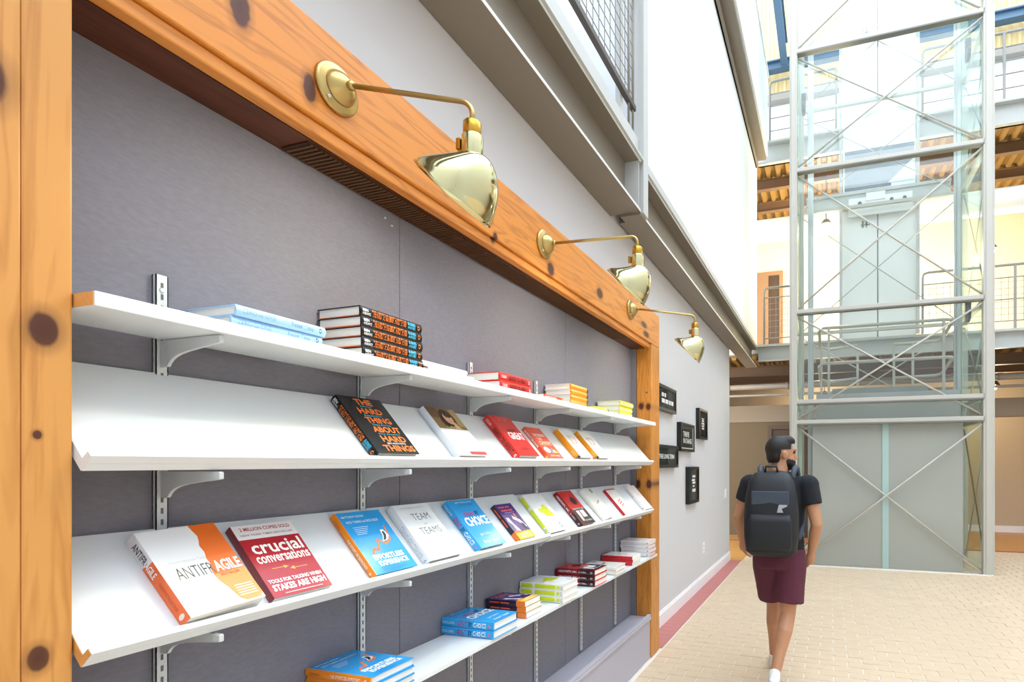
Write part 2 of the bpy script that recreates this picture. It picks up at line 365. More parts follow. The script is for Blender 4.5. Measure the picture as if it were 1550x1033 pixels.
# ------------------------------------------------------------------ steel beams along the left wall
M_edge_lit = mat('lit_steel_edge', '#e6e6e2', .35)  # paler than the beam paint: light catching the edges, put into the colour
def ibeam(name, label, y0, y1, zb, zt, xi, xo, extra=True):
    t = thing(name, label, 'beam', ((xi+xo)/2, (y0+y1)/2, zb)); xm = (xi+xo)/2
    obj('bottom_flange', MB().box(xi, xo, y0, y1, zb, zb+.014), M_beam, t)
    obj('web', MB().box(xm-.006, xm+.006, y0, y1, zb+.014, zt-.014), M_beam, t)
    obj('top_flange', MB().box(xi, xo, y0, y1, zt-.014, zt), M_beam, t)
    for z in (zb, zt-.014): obj('flange_highlight', MB().box(xo, xo+.003, y0, y1, z-.001, z+.0150), M_edge_lit, t)  # painted highlight strips along the outer flange edges
    return t
bm1 = ibeam('steel_beam', 'taupe steel I-beam over the bookcase, carrying the mesh railing', -3, 3.53, 3.262, 3.62, WX+.005, .05)
obj('stiffener_plate', MB().box(WX+.12, .048, 3.50, 3.51, 3.276, 3.606), M_beaml, bm1)
bm2 = ibeam('steel_beam', 'taupe steel I-beam below the white upper wall', 3.66, 9.90, 3.262, 3.60, WX+.02, .04)
obj('splice_plate', MB().box(WX+.08, .05, 3.533, 3.66, 3.245, 3.262), M_beam, bm2)
obj('wall_ledge', MB().box(-.18, .06, 3.66, 9.93, 3.60, 3.66), M_beaml, bm2)
obj('edge_curb', MB().box(-.2, .07, -3, 3.55, 3.622, 3.64).box(-.19, .03, -3, 3.55, 3.64, 3.78), M_beaml, None, 'light taupe curb on top of the near steel beam, under the mesh railing', 'curb')
obj('steel_column', MB().box(-.02, .065, 3.555, 3.655, 3.264, 6.84).box(-.06, .05, 3.56, 3.65, 3.262, 6.84), M_beaml, None, 'pale gray steel column at the end of the mesh railing', 'column')
# near mesh railing
t = thing('mesh_railing', 'wire-mesh guard railing with dark bronze rails above the near steel beam', 'railing', (0, 2, 3.78))
ZR0, ZR1 = 3.98, 4.78
obj('bottom_rail', MB().box(-.012, .022, -2, 3.52, ZR0-.018, ZR0+.018), M_darkst, t)
obj('top_rail', MB().box(-.015, .025, -2, 3.52, ZR1-.02, ZR1+.02), M_darkst, t)
for y in (-1, .4, 1.78, 3.33): obj('post', MB().box(-.045, -.012, y-.025, y+.025, 3.78, ZR1), M_beaml, t)
for y in (3.42, 3.50): obj('end_rod', MB().tube([(.005, y, 3.78), (.005, y, ZR1)], .008, 8), M_beam, t, smooth=True)
m = MB(); s = .085
for k in range(66):
    y = -2 + k*s
    m.box(.001, .005, y-.0018, y+.0018, ZR0, ZR1)
for k in range(10):
    z = ZR0 + k*s; m.box(.003, .007, -2, 3.52, z-.0018, z+.0018)
obj('wire_mesh', m, M_beam, t)
# third level edge along the wall
t = thing('gallery_edge', 'overhanging upper gallery edge with white parapet above the white wall', 'parapet', (.1, 6, 6.95))
obj('underside', MB().box(-.3, .22, -3, 9.78, 6.98, 7.03), M_beam, t)
obj('edge_channel', MB().box(.037, .055, -3, 9.78, 6.86, 6.98).box(.037, .09, -3, 9.78, 6.86, 6.875), M_beam, t)
obj('parapet_panel', MB().box(.18, .25, -3, 9.78, 7.03, 8.45), M_white, t)
obj('parapet_cap', MB().box(.16, .27, -3, 9.80, 8.45, 8.50), M_trimw, t)

# ------------------------------------------------------------------ glass elevator
EX0, EX1, EY0, EY1 = .80, 3.345, 8.18, 9.60
ev = thing('elevator_shaft', 'steel-framed glass elevator shaft with cross bracing', 'elevator', ((EX0+EX1)/2, (EY0+EY1)/2, 0))
ZT = 12.0
for x, y, w in ((EX0, EY0, .055), (EX1, EY0, .068), (EX0+.03, EY1, .06), (EX1, EY1, .06)):
    obj('column', MB().box(x-w, x+w, y-.05, y+.05, 0, ZT).box(x-w*.6, x+w*.6, y-.062, y+.062, 0, ZT), M_frame, ev, bevel=.006)
ZB = [.0, 2.11, 3.74, 5.83, 7.585, 9.6]
for z in ZB[1:] + [2.41]:
    obj('cross_bar', MB().box(EX0+.05, EX1-.05, EY0-.05, EY0+.03, z-.028, z+.028), M_frame, ev, bevel=.004)
    obj('shaded_bar_flange', MB().box(EX0+.055, EX1-.055, EY0-.056, EY0+.034, z-.048, z-.0285), mat('shaded_taupe_steel', '#77756b', .45), ev)  # darker strip paints the shade on the underside of each bar
    for x in (EX0, EX1): obj('side_bar', MB().box(x-.03, x+.03, EY0+.05, EY1-.05, z-.03, z+.03), M_frame, ev)
    obj('rear_bar', MB().box(EX0+.05, EX1-.05, EY1-.03, EY1+.03, z-.025, z+.025), M_frame, ev)
def rod(a, b, r, m=M_frame): obj('brace_rod', MB().tube([a, b], r, 8), m, ev, smooth=True)
for z0, z1 in zip(ZB[:-1], ZB[1:]):
    a, b = EX0+.07, EX1-.07
    rod((a, EY0-.02, z0+.05), (b, EY0-.02, z1-.08), .014); rod((a, EY0+.01, z1-.08), (b, EY0+.01, z0+.05), .014)
    rod((a, EY1, z0+.05), (b, EY1, z1-.08), .009); rod((a, EY1+.02, z1-.08), (b, EY1+.02, z0+.05), .009)
    for x in (EX0, EX1):
        rod((x, EY0+.07, z0+.05), (x, EY1-.07, z1-.08), .011, M_darkst if x == EX1 else M_frame); rod((x+.02, EY0+.07, z1-.08), (x+.02, EY1-.07, z0+.05), .011)
    zz0, zz1 = z0+.035, z1-.035
    if z0 > 0: obj('glass_pane', MB().box(EX0+.06, EX1-.06, EY0+.045, EY0+.055, zz0, zz1), M_glass, ev)
    for x in (EX0+.035, EX1-.045):
        obj('side_pane', MB().box(x, x+.01, EY0+.06, EY1-.06, zz0, zz1), M_glasss, ev)
for x in (1.02, 3.14):
    obj('guide_rail', MB().box(x-.045, x+.045, 9.0, 9.02, 0, ZT).box(x-.01, x+.01, 8.95, 9.0, 0, ZT), mat('galvanized_rail', '#b9bdb9', .35, .6), ev)
for x, y, z in ((.93, 8.5, 6.95), (3.2, 8.62, 7.35), (3.2, 8.62, 3.62)):
    obj('pulley', MB().lathe([(.05, -.03), (.10, -.02), (.10, .02), (.05, .03)], 16, 'x', (x, y, z)).box(x-.035, x+.035, y-.03, y+.03, z-.02, z+.22), M_darkst, ev)
# lower panes of gray-green glass and the centre mullion
for x0, x1 in ((EX0+.27, 2.03), (2.115, 3.06)):
    obj('frosted_pane', MB().box(x0, x1, EY0+.075, EY0+.09, .0, 2.08), M_frost, ev)
obj('glass_mullion', MB().box(2.03, 2.115, EY0+.06, EY0+.095, 0, 2.08), M_glasse, ev)
obj('sill', MB().box(EX0-.05, EX1+.05, EY0-.07, EY0-.045, 0, .012), M_trimw, ev)
# car
car = thing('elevator_car', 'elevator car parked at ground level with guard rails on its roof', 'elevator car', (2.08, 9.05, .04))
obj('car_roof', MB().box(1.12, 3.04, 8.42, 9.48, 2.44, 2.54), M_beaml, car)
obj('car_floor', MB().box(1.12, 3.04, 8.42, 9.48, .03, .12), M_beaml, car)
obj('car_wall', MB().box(1.12, 3.04, 9.44, 9.48, .12, 2.44), mat('gray_car_wall', '#c6c8c0', .5), car)
for x in (1.12, 3.02): obj('car_side', MB().box(x, x+.02, 8.42, 9.44, .12, 2.44), M_frost, car)
obj('car_header', MB().box(1.12, 3.04, 8.40, 8.42, 2.1, 2.44), mat('gray_car_wall', '#c6c8c0', .5), car)
for z in (3.56, 3.02):
    obj('guard_rail', MB().tube([(1.75, 9.36, z-.12), (1.30, 9.36, z-.16), (1.16, 9.40, z-.10), (1.16, 8.60, z-.03), (1.22, 8.52, z), (2.9, 8.52, z), (2.98, 8.55, z), (3.0, 8.7, z-.02), (3.0, 9.4, z-.10), (2.9, 9.36, z-.13), (2.30, 9.36, z-.14)], .024, 10), M_frame, car, smooth=True)
for x, y, z1 in ((1.30, 8.52, 3.56), (2.87, 8.52, 3.56), (1.75, 9.36, 3.44), (2.30, 9.36, 3.42), (2.58, 9.36, 3.42), (1.18, 9.3, 3.44)):
    obj('guard_post', MB().box(x-.018, x+.018, y-.018, y+.018, 2.54, z1), M_frame, car)
obj('roof_equipment', MB().box(1.35, 2.75, 9.05, 9.4, 2.54, 2.70).box(1.5, 1.8, 8.95, 9.05, 2.54, 2.66), mat('gray_equipment', '#8e928e', .5), car)
# landing doors behind the shaft
ld = thing('landing_doors', 'white elevator landing door panels stacked behind the glass shaft', 'elevator doors', (2.1, 9.86, 3.66))
for z0, z1, zm in ((3.66, 6.0, M_trimw), (7.72, 9.9, M_trimw), (9.95, 12, M_trimw)):
    for x0, x1 in ((1.515, 2.085), (2.105, 2.695)): obj('door_panel', MB().box(x0, x1, 9.82, 9.86, z0, z1), zm, ld, bevel=.004)
obj('door_seam', MB().box(2.08, 2.11, 9.862, 9.88, 3.67, 6.0).box(2.08, 2.11, 9.862, 9.88, 7.72, 12), M_beam, ld)
for x in (1.47, 2.69): obj('jamb', MB().box(x, x+.05, 9.765, 9.815, 3.67, 12), M_beaml, ld)
obj('door_header', MB().box(.92, 3.2, 9.74, 9.762, 5.92, 6.14).box(.92, 3.2, 9.71, 9.74, 6.10, 6.15).box(.92, 3.2, 9.71, 9.74, 5.90, 5.94), M_beaml, ld)
obj('door_operator', MB().box(1.62, 2.62, 9.70, 9.738, 5.72, 6.02).box(1.9, 2.2, 9.68, 9.70, 5.95, 6.08), M_trimw, ld)
for x in (1.8, 2.3, 2.5): obj('roller', MB().lathe([(.03, 9.68), (.03, 9.70)], 12, 'y', (x, 0, 5.92)), M_darkst, ld)
for z in (5.55, 8.85): obj('floor_mark', MB().box(1.84, 1.87, 9.812, 9.82, z, z+.12).box(1.90, 1.93, 9.812, 9.82, z, z+.14).box(1.82, 1.97, 9.812, 9.82, z+.04, z+.055), M_beam, ld)
bn = thing('hanging_banner', 'glossy white and gray banner print hung behind the elevator glass', 'banner', (2.1, 9.8, 6.15))
obj('banner_sheet', MB().box(1.53, 2.68, 9.795, 9.80, 6.16, 7.72), mat('glossy_white_print', '#eef2f6', .15), bn)
obj('banner_print', MB().box(1.56, 2.66, 9.790, 9.7945, 6.25, 6.82), mat('gray_print', '#a9acb4', .15), bn)
obj('banner_print', MB().prism([(2.25, 6.25), (2.66, 6.25), (2.66, 6.62)], 9.785, 9.789, 'y'), mat('glossy_white_print', '#eef2f6', .15), bn)
obj('banner_print', MB().box(1.56, 2.66, 9.785, 9.789, 6.82, 6.88).box(1.56, 2.3, 9.785, 9.789, 6.2, 6.25), mat('dark_gray_print', '#5c6470', .15), bn)

# ------------------------------------------------------------------ bookcase frame
YL, YR, ZBM, ZTP = .611, 3.925, 2.392, 2.685
bc = thing('bookcase_frame', 'pine-framed bookcase surround with gray fabric back built on the wall', 'bookcase', (-.09, 2.26, 0))
obj('post', MB().box(WX+.002, 0, .33, .5445, 0, 2.9), M_post, bc, bevel=.003)
obj('post_strip', MB().box(-.10, -.002, .545, YL, 0, 2.9), M_post, bc, bevel=.004)
obj('post', MB().box(-.125, 0, YR, 4.128, 0, ZBM+.034), M_postr, bc, bevel=.006)
obj('post_return', MB().box(WX+.002, -.127, YR, 4.12, 0, ZBM), M_fabric, bc)
obj('post_return', MB().box(WX+.002, -.102, .548, YL-.002, 0, ZBM), M_fabric, bc)
obj('top_beam', MB().box(-.05, 0, YL+.001, YR+.2, ZBM+.036, ZTP), M_pbeam, bc, bevel=.004)
obj('beam_strip', MB().box(-.05, -.013, YL+.001, YR, ZBM, ZBM+.034), M_pbeam, bc, bevel=.004)
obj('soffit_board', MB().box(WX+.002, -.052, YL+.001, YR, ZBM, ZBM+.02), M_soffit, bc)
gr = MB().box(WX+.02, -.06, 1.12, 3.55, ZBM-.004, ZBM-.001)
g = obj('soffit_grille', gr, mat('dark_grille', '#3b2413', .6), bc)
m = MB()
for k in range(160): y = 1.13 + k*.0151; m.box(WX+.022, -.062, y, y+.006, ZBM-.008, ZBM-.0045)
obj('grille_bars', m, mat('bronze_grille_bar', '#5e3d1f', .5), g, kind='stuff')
sm = [YL, 1.567, 2.84, YR]
for a, b in zip(sm[:-1], sm[1:]): obj('fabric_panel', MB().box(WX+.001, WX+.008, a+.0015, b-.0015, .30, ZBM-.001), M_fabric, bc)
M_plinth = mat('gray_plinth_paint', '#b4b1bb', .55)
pl = obj('plinth', MB().box(WX+.009, -.012, YL+.002, YR-.002, 0, .295), M_plinth, bc)
obj('plinth_ledge', MB().box(WX+.009, .0, YL+.002, YR-.002, .297, .315).box(-.03, -.003, YL+.002, YR-.002, .315, .335), M_plinth, pl, bevel=.003)
for y, z in ((1.50, 2.36), (1.53, 2.345)): obj('nail', MB().ell((WX+.009, y, z), (.003, .004, .004), 8, 5), M_steelw, bc)

# ------------------------------------------------------------------ shelving hardware
SY = [.836, 1.394, 1.955, 2.495, 3.03, 3.585]
FX = WX + .009
s_ord = ['first', 'second', 'third', 'fourth', 'fifth', 'sixth']
for i, y in enumerate(SY):
    t = thing('shelf_standard', s_ord[i] + ' slotted white steel upright from the left post, on the gray fabric', 'shelf upright', (FX, y, .34), group='slotted shelf uprights')
    obj('channel', MB().box(FX, FX+.003, y-.012, y+.012, .34, 1.935).box(FX, FX+.013, y-.012, y-.010, .34, 1.935).box(FX, FX+.013, y+.010, y+.012, .34, 1.935).box(FX+.011, FX+.013, y-.012, y+.012, .34, 1.935), M_steelw, t)
    m = MB(); z = .37
    while z < 1.92: m.box(FX+.013, FX+.0136, y-.0025, y+.0025, z, z+.013); z += .026
    obj('slots', m, M_slot, t, kind='stuff')
    obj('screw', MB().lathe([(.006, FX+.013), (.005, FX+.016), (.001, FX+.0165)], 10, 'x', (0, y, 1.90)), M_steelw, t)
TH = math.radians(47.6); E_ = Vector((-math.cos(TH), 0, math.sin(TH))); N_ = Vector((math.sin(TH), 0, math.cos(TH)))
def bracket_profile(zt):
    x0 = FX + .0145; P = [(x0, zt), (.035, zt), (.035, zt-.015), (.028, zt-.018)]
    P += [(-.03, zt-.024), (-.07, zt-.029), (-.095, zt-.034), (-.11, zt-.039), (-.121, zt-.045), (-.129, zt-.052), (-.135, zt-.060), (x0, zt-.062)]
    return P
lv = [('top flat shelf', 1.783), ('upper tilted shelf', 1.482), ('lower tilted shelf', 1.124), ('bottom flat shelf', .797)]
for nm, zt in lv:
    proto = None
    for i, y in enumerate(SY):
        lab = 'white shelf bracket under the %s, %s from the left post' % (nm, s_ord[i])
        if proto is None:
            br = thing('shelf_bracket', lab, 'bracket', (FX, y, zt), group='white shelf brackets')
            obj('blade', MB().prism(bracket_profile(zt), y-.0035, y+.0035, 'y'), M_steelw, br)
            obj('tip_flange', MB().box(.014, .037, y-.005, y+.005, zt-.017, zt-.001), M_steelw, br, bevel=.002)
            proto = br
        else:
            br = copy_tree(proto); br.location.y = y; br['label'] = lab
# shelves
t = thing('flat_shelf', 'long flat white shelf at the top, holding stacked books', 'shelf', (-.06, 2.27, 1.785))
obj('board', MB().box(FX+.016, .052, YL+.004, 3.87, 1.785, 1.812), M_shelf, t, bevel=.0015)
obj('raw_end', MB().box(FX+.02, .050, YL+.002, YL+.0042, 1.7865, 1.8105), mat('raw_edge_wood', '#d69a56', .6, noise=.2, nscale=60), t)
t = thing('flat_shelf', 'narrow flat white shelf at the bottom, holding stacked books', 'shelf', (-.06, 2.27, .80))
obj('board', MB().box(FX+.016, .064, YL+.004, 3.87, .799, .817), M_shelf, t, bevel=.0015)
def tilted(label, B, y0, y1, raw=True):
    t = thing('tilted_shelf', label, 'shelf', (B[0], (y0+y1)/2, B[1]), group='tilted display shelves')
    b = Vector((B[0], 0, B[1])); n = N_; e = E_
    q = lambda s, k: (lambda v: (v.x, v.z))(b + e*s + n*k)
    obj('board', MB().prism([q(0, 0), q(.283, 0), q(.283, .020), q(0, .020)], y0, y1, 'y'), M_shelf, t, bevel=.001)
    obj('lip', MB().prism([q(0, .0203), q(.014, .0203), q(.014, .041), q(0, .041)], y0, y1, 'y'), M_shelf, t, bevel=.001)
    if raw: obj('raw_end', MB().prism([q(.0005, .0005), q(.28, .0005), q(.28, .0195), q(.0145, .0195), q(.0135, .040), q(.0005, .040)], y0-.0012, y0-.0002, 'y'), MATS['raw_edge_wood'] if raw == 2 else M_shelf, t)
    return t
B2 = (.014, 1.486); B3 = (.014, 1.128)
tilted('upper tilted white display shelf with a front lip', B2, YL+.004, 3.86)
tilted('long left section of the lower tilted white display shelf', B3, YL+.004, 2.284, 2)
tilted('short right section of the lower tilted white display shelf', (B3[0], B3[1]-.006), 2.287, 3.86)

# ------------------------------------------------------------------ brass wall lamps
LAMP_W = 2.5
def lamp(label, y, z, bend):
    t = thing('wall_lamp', label, 'lamp', (0, y, z), group='brass lamps on the bookcase beam')
    pl = obj('backplate', MB().lathe([(.066, .001), (.067, .006), (.065, .011), (.060, .014), (.058, .014), (.052, .018)], 32, 'x'), M_brass, t, local=True, smooth=True)
    obj('canopy_dome', MB().lathe([(.046, .017), (.045, .022), (.038, .034), (.027, .044), (.016, .050), (.013, .051)], 28, 'x'), M_brass, t, local=True, smooth=True)
    obj('collar', MB().lathe([(.012, .049), (.012, .060), (.009, .064)], 16, 'x'), M_brass, t, local=True, smooth=True)
    for a in (.9, .9+math.pi): obj('screw', MB().ell((.017, .055*math.cos(a), .055*math.sin(a)), (.004, .005, .005), 10, 6), M_steelw, pl, local=True)
    b = Vector(bend) - Vector((0, y, z)); a0 = Vector((.055, 0, 0)); d = (b - a0).normalized(); R = .03
    path = [a0, a0.lerp(b, .4), b - d*R]
    for k in range(1, 6):
        w = k/5*math.pi/2; path.append(b - d*R + d*R*math.sin(w) + Vector((0, 0, -R))*(1-math.cos(w)))
    end = path[-1] + Vector((0, 0, -.022)); path.append(end)
    obj('arm', MB().tube(path, .0068, 12), M_brass, t, local=True, smooth=True)
    c = (end.x, end.y, 0); z0 = end.z
    so = obj('socket_cap', MB().lathe([(.010, z0+.004), (.021, z0), (.024, z0-.004), (.024, z0-.036), (.022, z0-.040)], 24, 'z', c), M_gold, t, local=True, smooth=True)
    obj('socket', MB().lathe([(.027, z0-.038), (.028, z0-.042), (.028, z0-.090), (.026, z0-.098)], 24, 'z', c), M_brassp, t, local=True, smooth=True)
    obj('switch_key', MB().box(c[0]-.040, c[0]-.027, c[1]-.006-.012, c[1]+.006-.012, z0-.075, z0-.045), M_gold, so, local=True, bevel=.002)
    C0 = Vector((c[0], c[1], z0-.092)); C1 = C0 + Vector((-.057, -.004, -.098)); n0 = Vector((0, 0, -1)); n1 = Vector((-.70, -.03, -.70)).normalized()
    rings = []; NS = 14; SEG = 40; r0, r1 = .027, .116
    ref = Vector((0, 1, 0))
    for i in range(NS+1):
        s = i/NS; cc = C0.lerp(C1, s**1.25); n = n0.lerp(n1, min(1, s*1.05)).normalized()
        u = ref.cross(n).normalized(); v = n.cross(u)
        r = r0 + (r1-r0)*(math.sin(s*math.pi/2)**.85 if i else 0)
        if i == NS: r += .003
        ring = []
        for k in range(SEG):
            w_ = u*math.cos(k*2*math.pi/SEG) + v*math.sin(k*2*math.pi/SEG); q_ = (1 + w_.dot(Vector((-.9, 0, .44))))/2
            ring.append(cc + w_*(r0 + (r1-r0)*(math.sin(s*math.pi/2)**(.75 + .85*q_) if i else 0) + (.003 if i == NS else 0)))
        rings.append(ring)
    sh = obj('lamp_shade', MB().rings(rings, cap=False), M_brassp, t, local=True, smooth=True)
    so2 = sh.modifiers.new('thick', 'SOLIDIFY'); so2.thickness = .0015
    obj('bulb', MB().ell(tuple(C0 + Vector((0, 0, .006))), (.017, .017, .022), 16, 10), mat('frosted_bulb', '#f4f2ea', .3, emit='#fff4e0', estr=6), t, local=True, smooth=True)
    l = bpy.data.lights.new('bulb_light', 'POINT'); l.energy = LAMP_W; l.color = (1, .97, .92); l.shadow_soft_size = .02
    lo = bpy.data.objects.new('bulb_light', l); COL.objects.link(lo); lo.parent = t; lo.location = C0 + n1*.036
lamp('nearest and largest brass lamp on the pine beam', 1.153, 2.542, (.395, 1.225, 2.472))
lamp('middle of the three brass lamps on the pine beam', 2.291, 2.555, (.452, 2.365, 2.568))
lamp('farthest brass lamp, by the right end of the pine beam', 3.463, 2.562, (.435, 3.563, 2.512))

# ------------------------------------------------------------------ lettering helper
TXT = {}
def text_geo(s, bold=0.):
    k = (s, bold)
    if k not in TXT:
        cu = bpy.data.curves.new('lettering', 'FONT'); cu.body = s; cu.offset = bold; cu.resolution_u = 2; cu.fill_mode = 'FRONT'
        o = bpy.data.objects.new('lettering', cu); me = o.to_mesh()
        vs = [(v.co.x, v.co.y) for v in me.vertices]; fs = [tuple(p.vertices) for p in me.polygons]
        o.to_mesh_clear(); bpy.data.objects.remove(o); bpy.data.curves.remove(cu)
        xs = [v[0] for v in vs]; ys = [v[1] for v in vs]; x0, x1, y0, y1 = min(xs), max(xs), min(ys), max(ys)
        TXT[k] = ([((x-x0)/(x1-x0), (y-y0)/(y1-y0)) for x, y in vs], fs)
    return TXT[k]
class Print:
    """flat print in unit coords (u right, v up) mapped to a face by P(u, v)"""
    def __init__(s, P, strips=1): s.P = P; s.n = strips; s.mb = MB(); s.mats = []; s.lift = 0
    def mi(s, c):
        m = mat('print_' + c.strip('#'), c, .35)
        if m not in s.mats: s.mats.append(m)
        return s.mats.index(m)
    def poly(s, pts, c, h=1): s.mb.add([s.P(u, v, h) for u, v in pts], [tuple(range(len(pts)))], s.mi(c)); return s
    def rect(s, a, b, c_, d, c, h=1):
        for k in range(s.n):
            v0, v1 = b+(d-b)*k/s.n, b+(d-b)*(k+1)/s.n; s.poly([(a, v0), (c_, v0), (c_, v1), (a, v1)], c, h)
        return s
    def disc(s, cu, cv, ru, rv, c, h=1, n=18): return s.poly([(cu+ru*math.cos(6.2832*k/n), cv+rv*math.sin(6.2832*k/n)) for k in range(n)], c, h)
    def text(s, t, a, b, c_, d, c, bold=.02, h=2):
        vs, fs = text_geo(t, bold); s.mb.add([s.P(a+(c_-a)*x, b+(d-b)*y, h) for x, y in vs], fs, s.mi(c)); return s

# ------------------------------------------------------------------ books
def book(label, cover, spine, w, h, t, front=None, spinef=None, hard=True, back=None):
    """local frame: spine on x=0 facing -x, height along y, front cover up (+z)"""
    r = thing('book', label, 'book')
    cm = mat('cover_' + cover.strip('#'), cover, .2); smt = mat('cover_' + spine.strip('#'), spine, .28)
    bk = mat('cover_' + (back or cover).strip('#'), back or cover, .28)
    ct = .0028 if hard else .0008; ins = .004 if hard else .0006
    obj('pages', MB().box(ct+.0005, w-ins, ins, h-ins, ct, t-ct), M_paper, r, local=True)
    fc = obj('front_cover', MB().box(ct*.9, w, 0, h, t-ct, t), cm, r, local=True)
    obj('back_cover', MB().box(ct*.9, w, 0, h, 0, ct), bk, r, local=True)
    bul = .0045 if hard else .001
    pts = [(ct*.9, 0)] + [(-bul*math.sin(math.pi*k/6), t*k/6) for k in range(7)] + [(ct*.9, t)]
    pts = [(x, z) for x, z in pts]
    sp = obj('spine', MB().prism(pts, 0, h, 'y'), smt, r, local=True, smooth=False)
    if front:
        p = Print(lambda u, v, k: (ct + u*(w-ct), v*h, t + .0001 + .00018*k)); front(p); obj('cover_print', p.mb, p.mats, fc, local=True)
    if spinef:
        p = Print(lambda u, v, k: (-bul*math.sin(math.pi*min(max(v, 0), 1)) - .0002 - .0002*k, h*(1-u), v*t), 6); spinef(p); obj('spine_print', p.mb, p.mats, sp, local=True)
    return r

OR, RD, BU, LM = '#f26a1b', '#d62a26', '#2fa3e6', '#d3df1a'
def f_hard(p):
    rows = [('THE', .30, .70), ('HARD', .24, .80), ('THING', .26, .86), ('ABOUT', .26, .92), ('HARD', .30, .90), ('THINGS', .20, .96)]
    sub = ['Building a', 'Business When', 'There Are No', 'Easy Answers', 'BEN HOROWITZ']
    for i, (s, a, b) in enumerate(rows):
        v = .855 - i*.164; p.text(s, a, v, b, v+.108, '#f47a1f', .035)
        if i < 5: p.text(sub[i], a+.06, v-.042, b-.08, v-.012, '#4fc3e8' if i < 4 else '#eeeeee', .01)
def s_hard(p):
    p.text('BEN', .03, .52, .11, .8, '#f0f0f0', .02); p.text('HOROWITZ', .03, .2, .15, .45, '#f0f0f0', .02)
    p.text('THE HARD THING ABOUT HARD THINGS', .17, .18, .72, .86, '#f47a1f', .03); p.text('BUSINESS', .75, .5, .88, .85, '#4fc3e8', .02); p.text('ANSWERS', .75, .15, .88, .45, '#4fc3e8', .02); p.disc(.94, .5, .02, .25, '#f47a1f')
def f_woman(p):
    p.rect(0, .55, 1, 1, '#8a6a35'); p.rect(0, .78, .35, 1, '#6b4a22', 2); p.rect(.78, .62, 1, 1, '#b39a5c', 2)
    p.disc(.55, .79, .24, .19, '#3a2012', 3); p.disc(.36, .70, .10, .12, '#3a2012', 3); p.disc(.56, .78, .15, .125, '#e0a986', 4); p.disc(.60, .86, .13, .06, '#4a2a18', 5)
    p.rect(.52, .705, .62, .715, '#b8574a', 6); p.disc(.50, .80, .018, .010, '#3a2012', 6); p.disc(.62, .80, .018, .010, '#3a2012', 6)
    p.poly([(.2, .55), (.32, .63), (.5, .66), (.72, .64), (.85, .55)], '#a59a55', 3); p.poly([(.56, .55), (.60, .68), (.70, .70), (.74, .60), (.74, .55)], '#e0a986', 7)
    p.rect(.40, .02, 1, .085, '#d8453f', 2)
def f_gtg(p):
    p.text('GOOD TO', .35, .60, .78, .66, '#2a1412', .02); p.text('GREAT', .22, .40, .95, .585, '#ffffff', .03)
    p.text('Why Some Companies', .25, .93, .8, .955, '#f7b0a4', .005); p.text('Make the Leap', .3, .88, .7, .905, '#f7b0a4', .005); p.text('JIM COLLINS', .3, .14, .75, .19, '#a81a18', .01); p.rect(0, 0, 1, .012, '#8d1512')
def s_gtg(p):
    p.text('COLLINS', .05, .35, .2, .7, '#ffffff', .01); p.text('GOOD TO GREAT', .28, .25, .86, .78, '#2a1412', .03); p.disc(.94, .5, .018, .22, '#ffffff')
def f_chasm(p):
    p.text('CROSSING', .12, .70, .88, .79, '#ffe7d8', .02); p.text('THE', .2, .58, .5, .66, '#ffe7d8', .02); p.text('CHASM', .15, .45, .9, .55, '#ffe7d8', .02)
    p.rect(.05, .42, .95, .435, '#f9d06a'); p.disc(.28, .27, .2, .10, '#fbe9df'); p.poly([(.48, .17), (.62, .36), (.85, .17)], '#5f95d6'); p.poly([(.55, .17), (.74, .30), (.95, .17)], '#f6c84e', 2); p.text('GEOFFREY MOORE', .2, .06, .85, .11, '#ffe7d8', .01)
def s_chasm(p):
    p.text('CROSSING THE CHASM', .06, .25, .6, .75, '#ffffff', .02); p.rect(.62, .1, .84, .9, '#e2431f'); p.rect(.9, .15, .97, .85, '#f6c84e')
def f_d(p):
    p.rect(.30, .50, .36, .74, '#e08a50'); p.rect(.25, .74, .58, .757, '#e08a50'); p.rect(.25, .485, .58, .50, '#e08a50')
    pts = [(.55+.17*math.cos(a), .62+.135*math.sin(a)) for a in [math.pi/2 - math.pi*k/10 for k in range(11)]]; ins = [(.55+.12*math.cos(a), .62+.115*math.sin(a)) for a in [-math.pi/2 + math.pi*k/10 for k in range(11)]]
    p.poly(pts + ins, '#e08a50')
    for k in range(3): p.rect(.3, .40-.035*k, .7, .408-.035*k, '#d9cfc6')
def s_d(p):
    p.rect(.93, 0, 1, 1, '#2b2f3d'); p.disc(.965, .5, .014, .18, '#dfe3ea', 2)
    for k in range(4): p.rect(.72+.04*k, .15, .735+.04*k, .85, '#ffcf7a')
def s_dk(p): p.rect(.93, 0, 1, 1, '#2b2f3d'); p.rect(0, 0, .02, 1, '#e0870e')
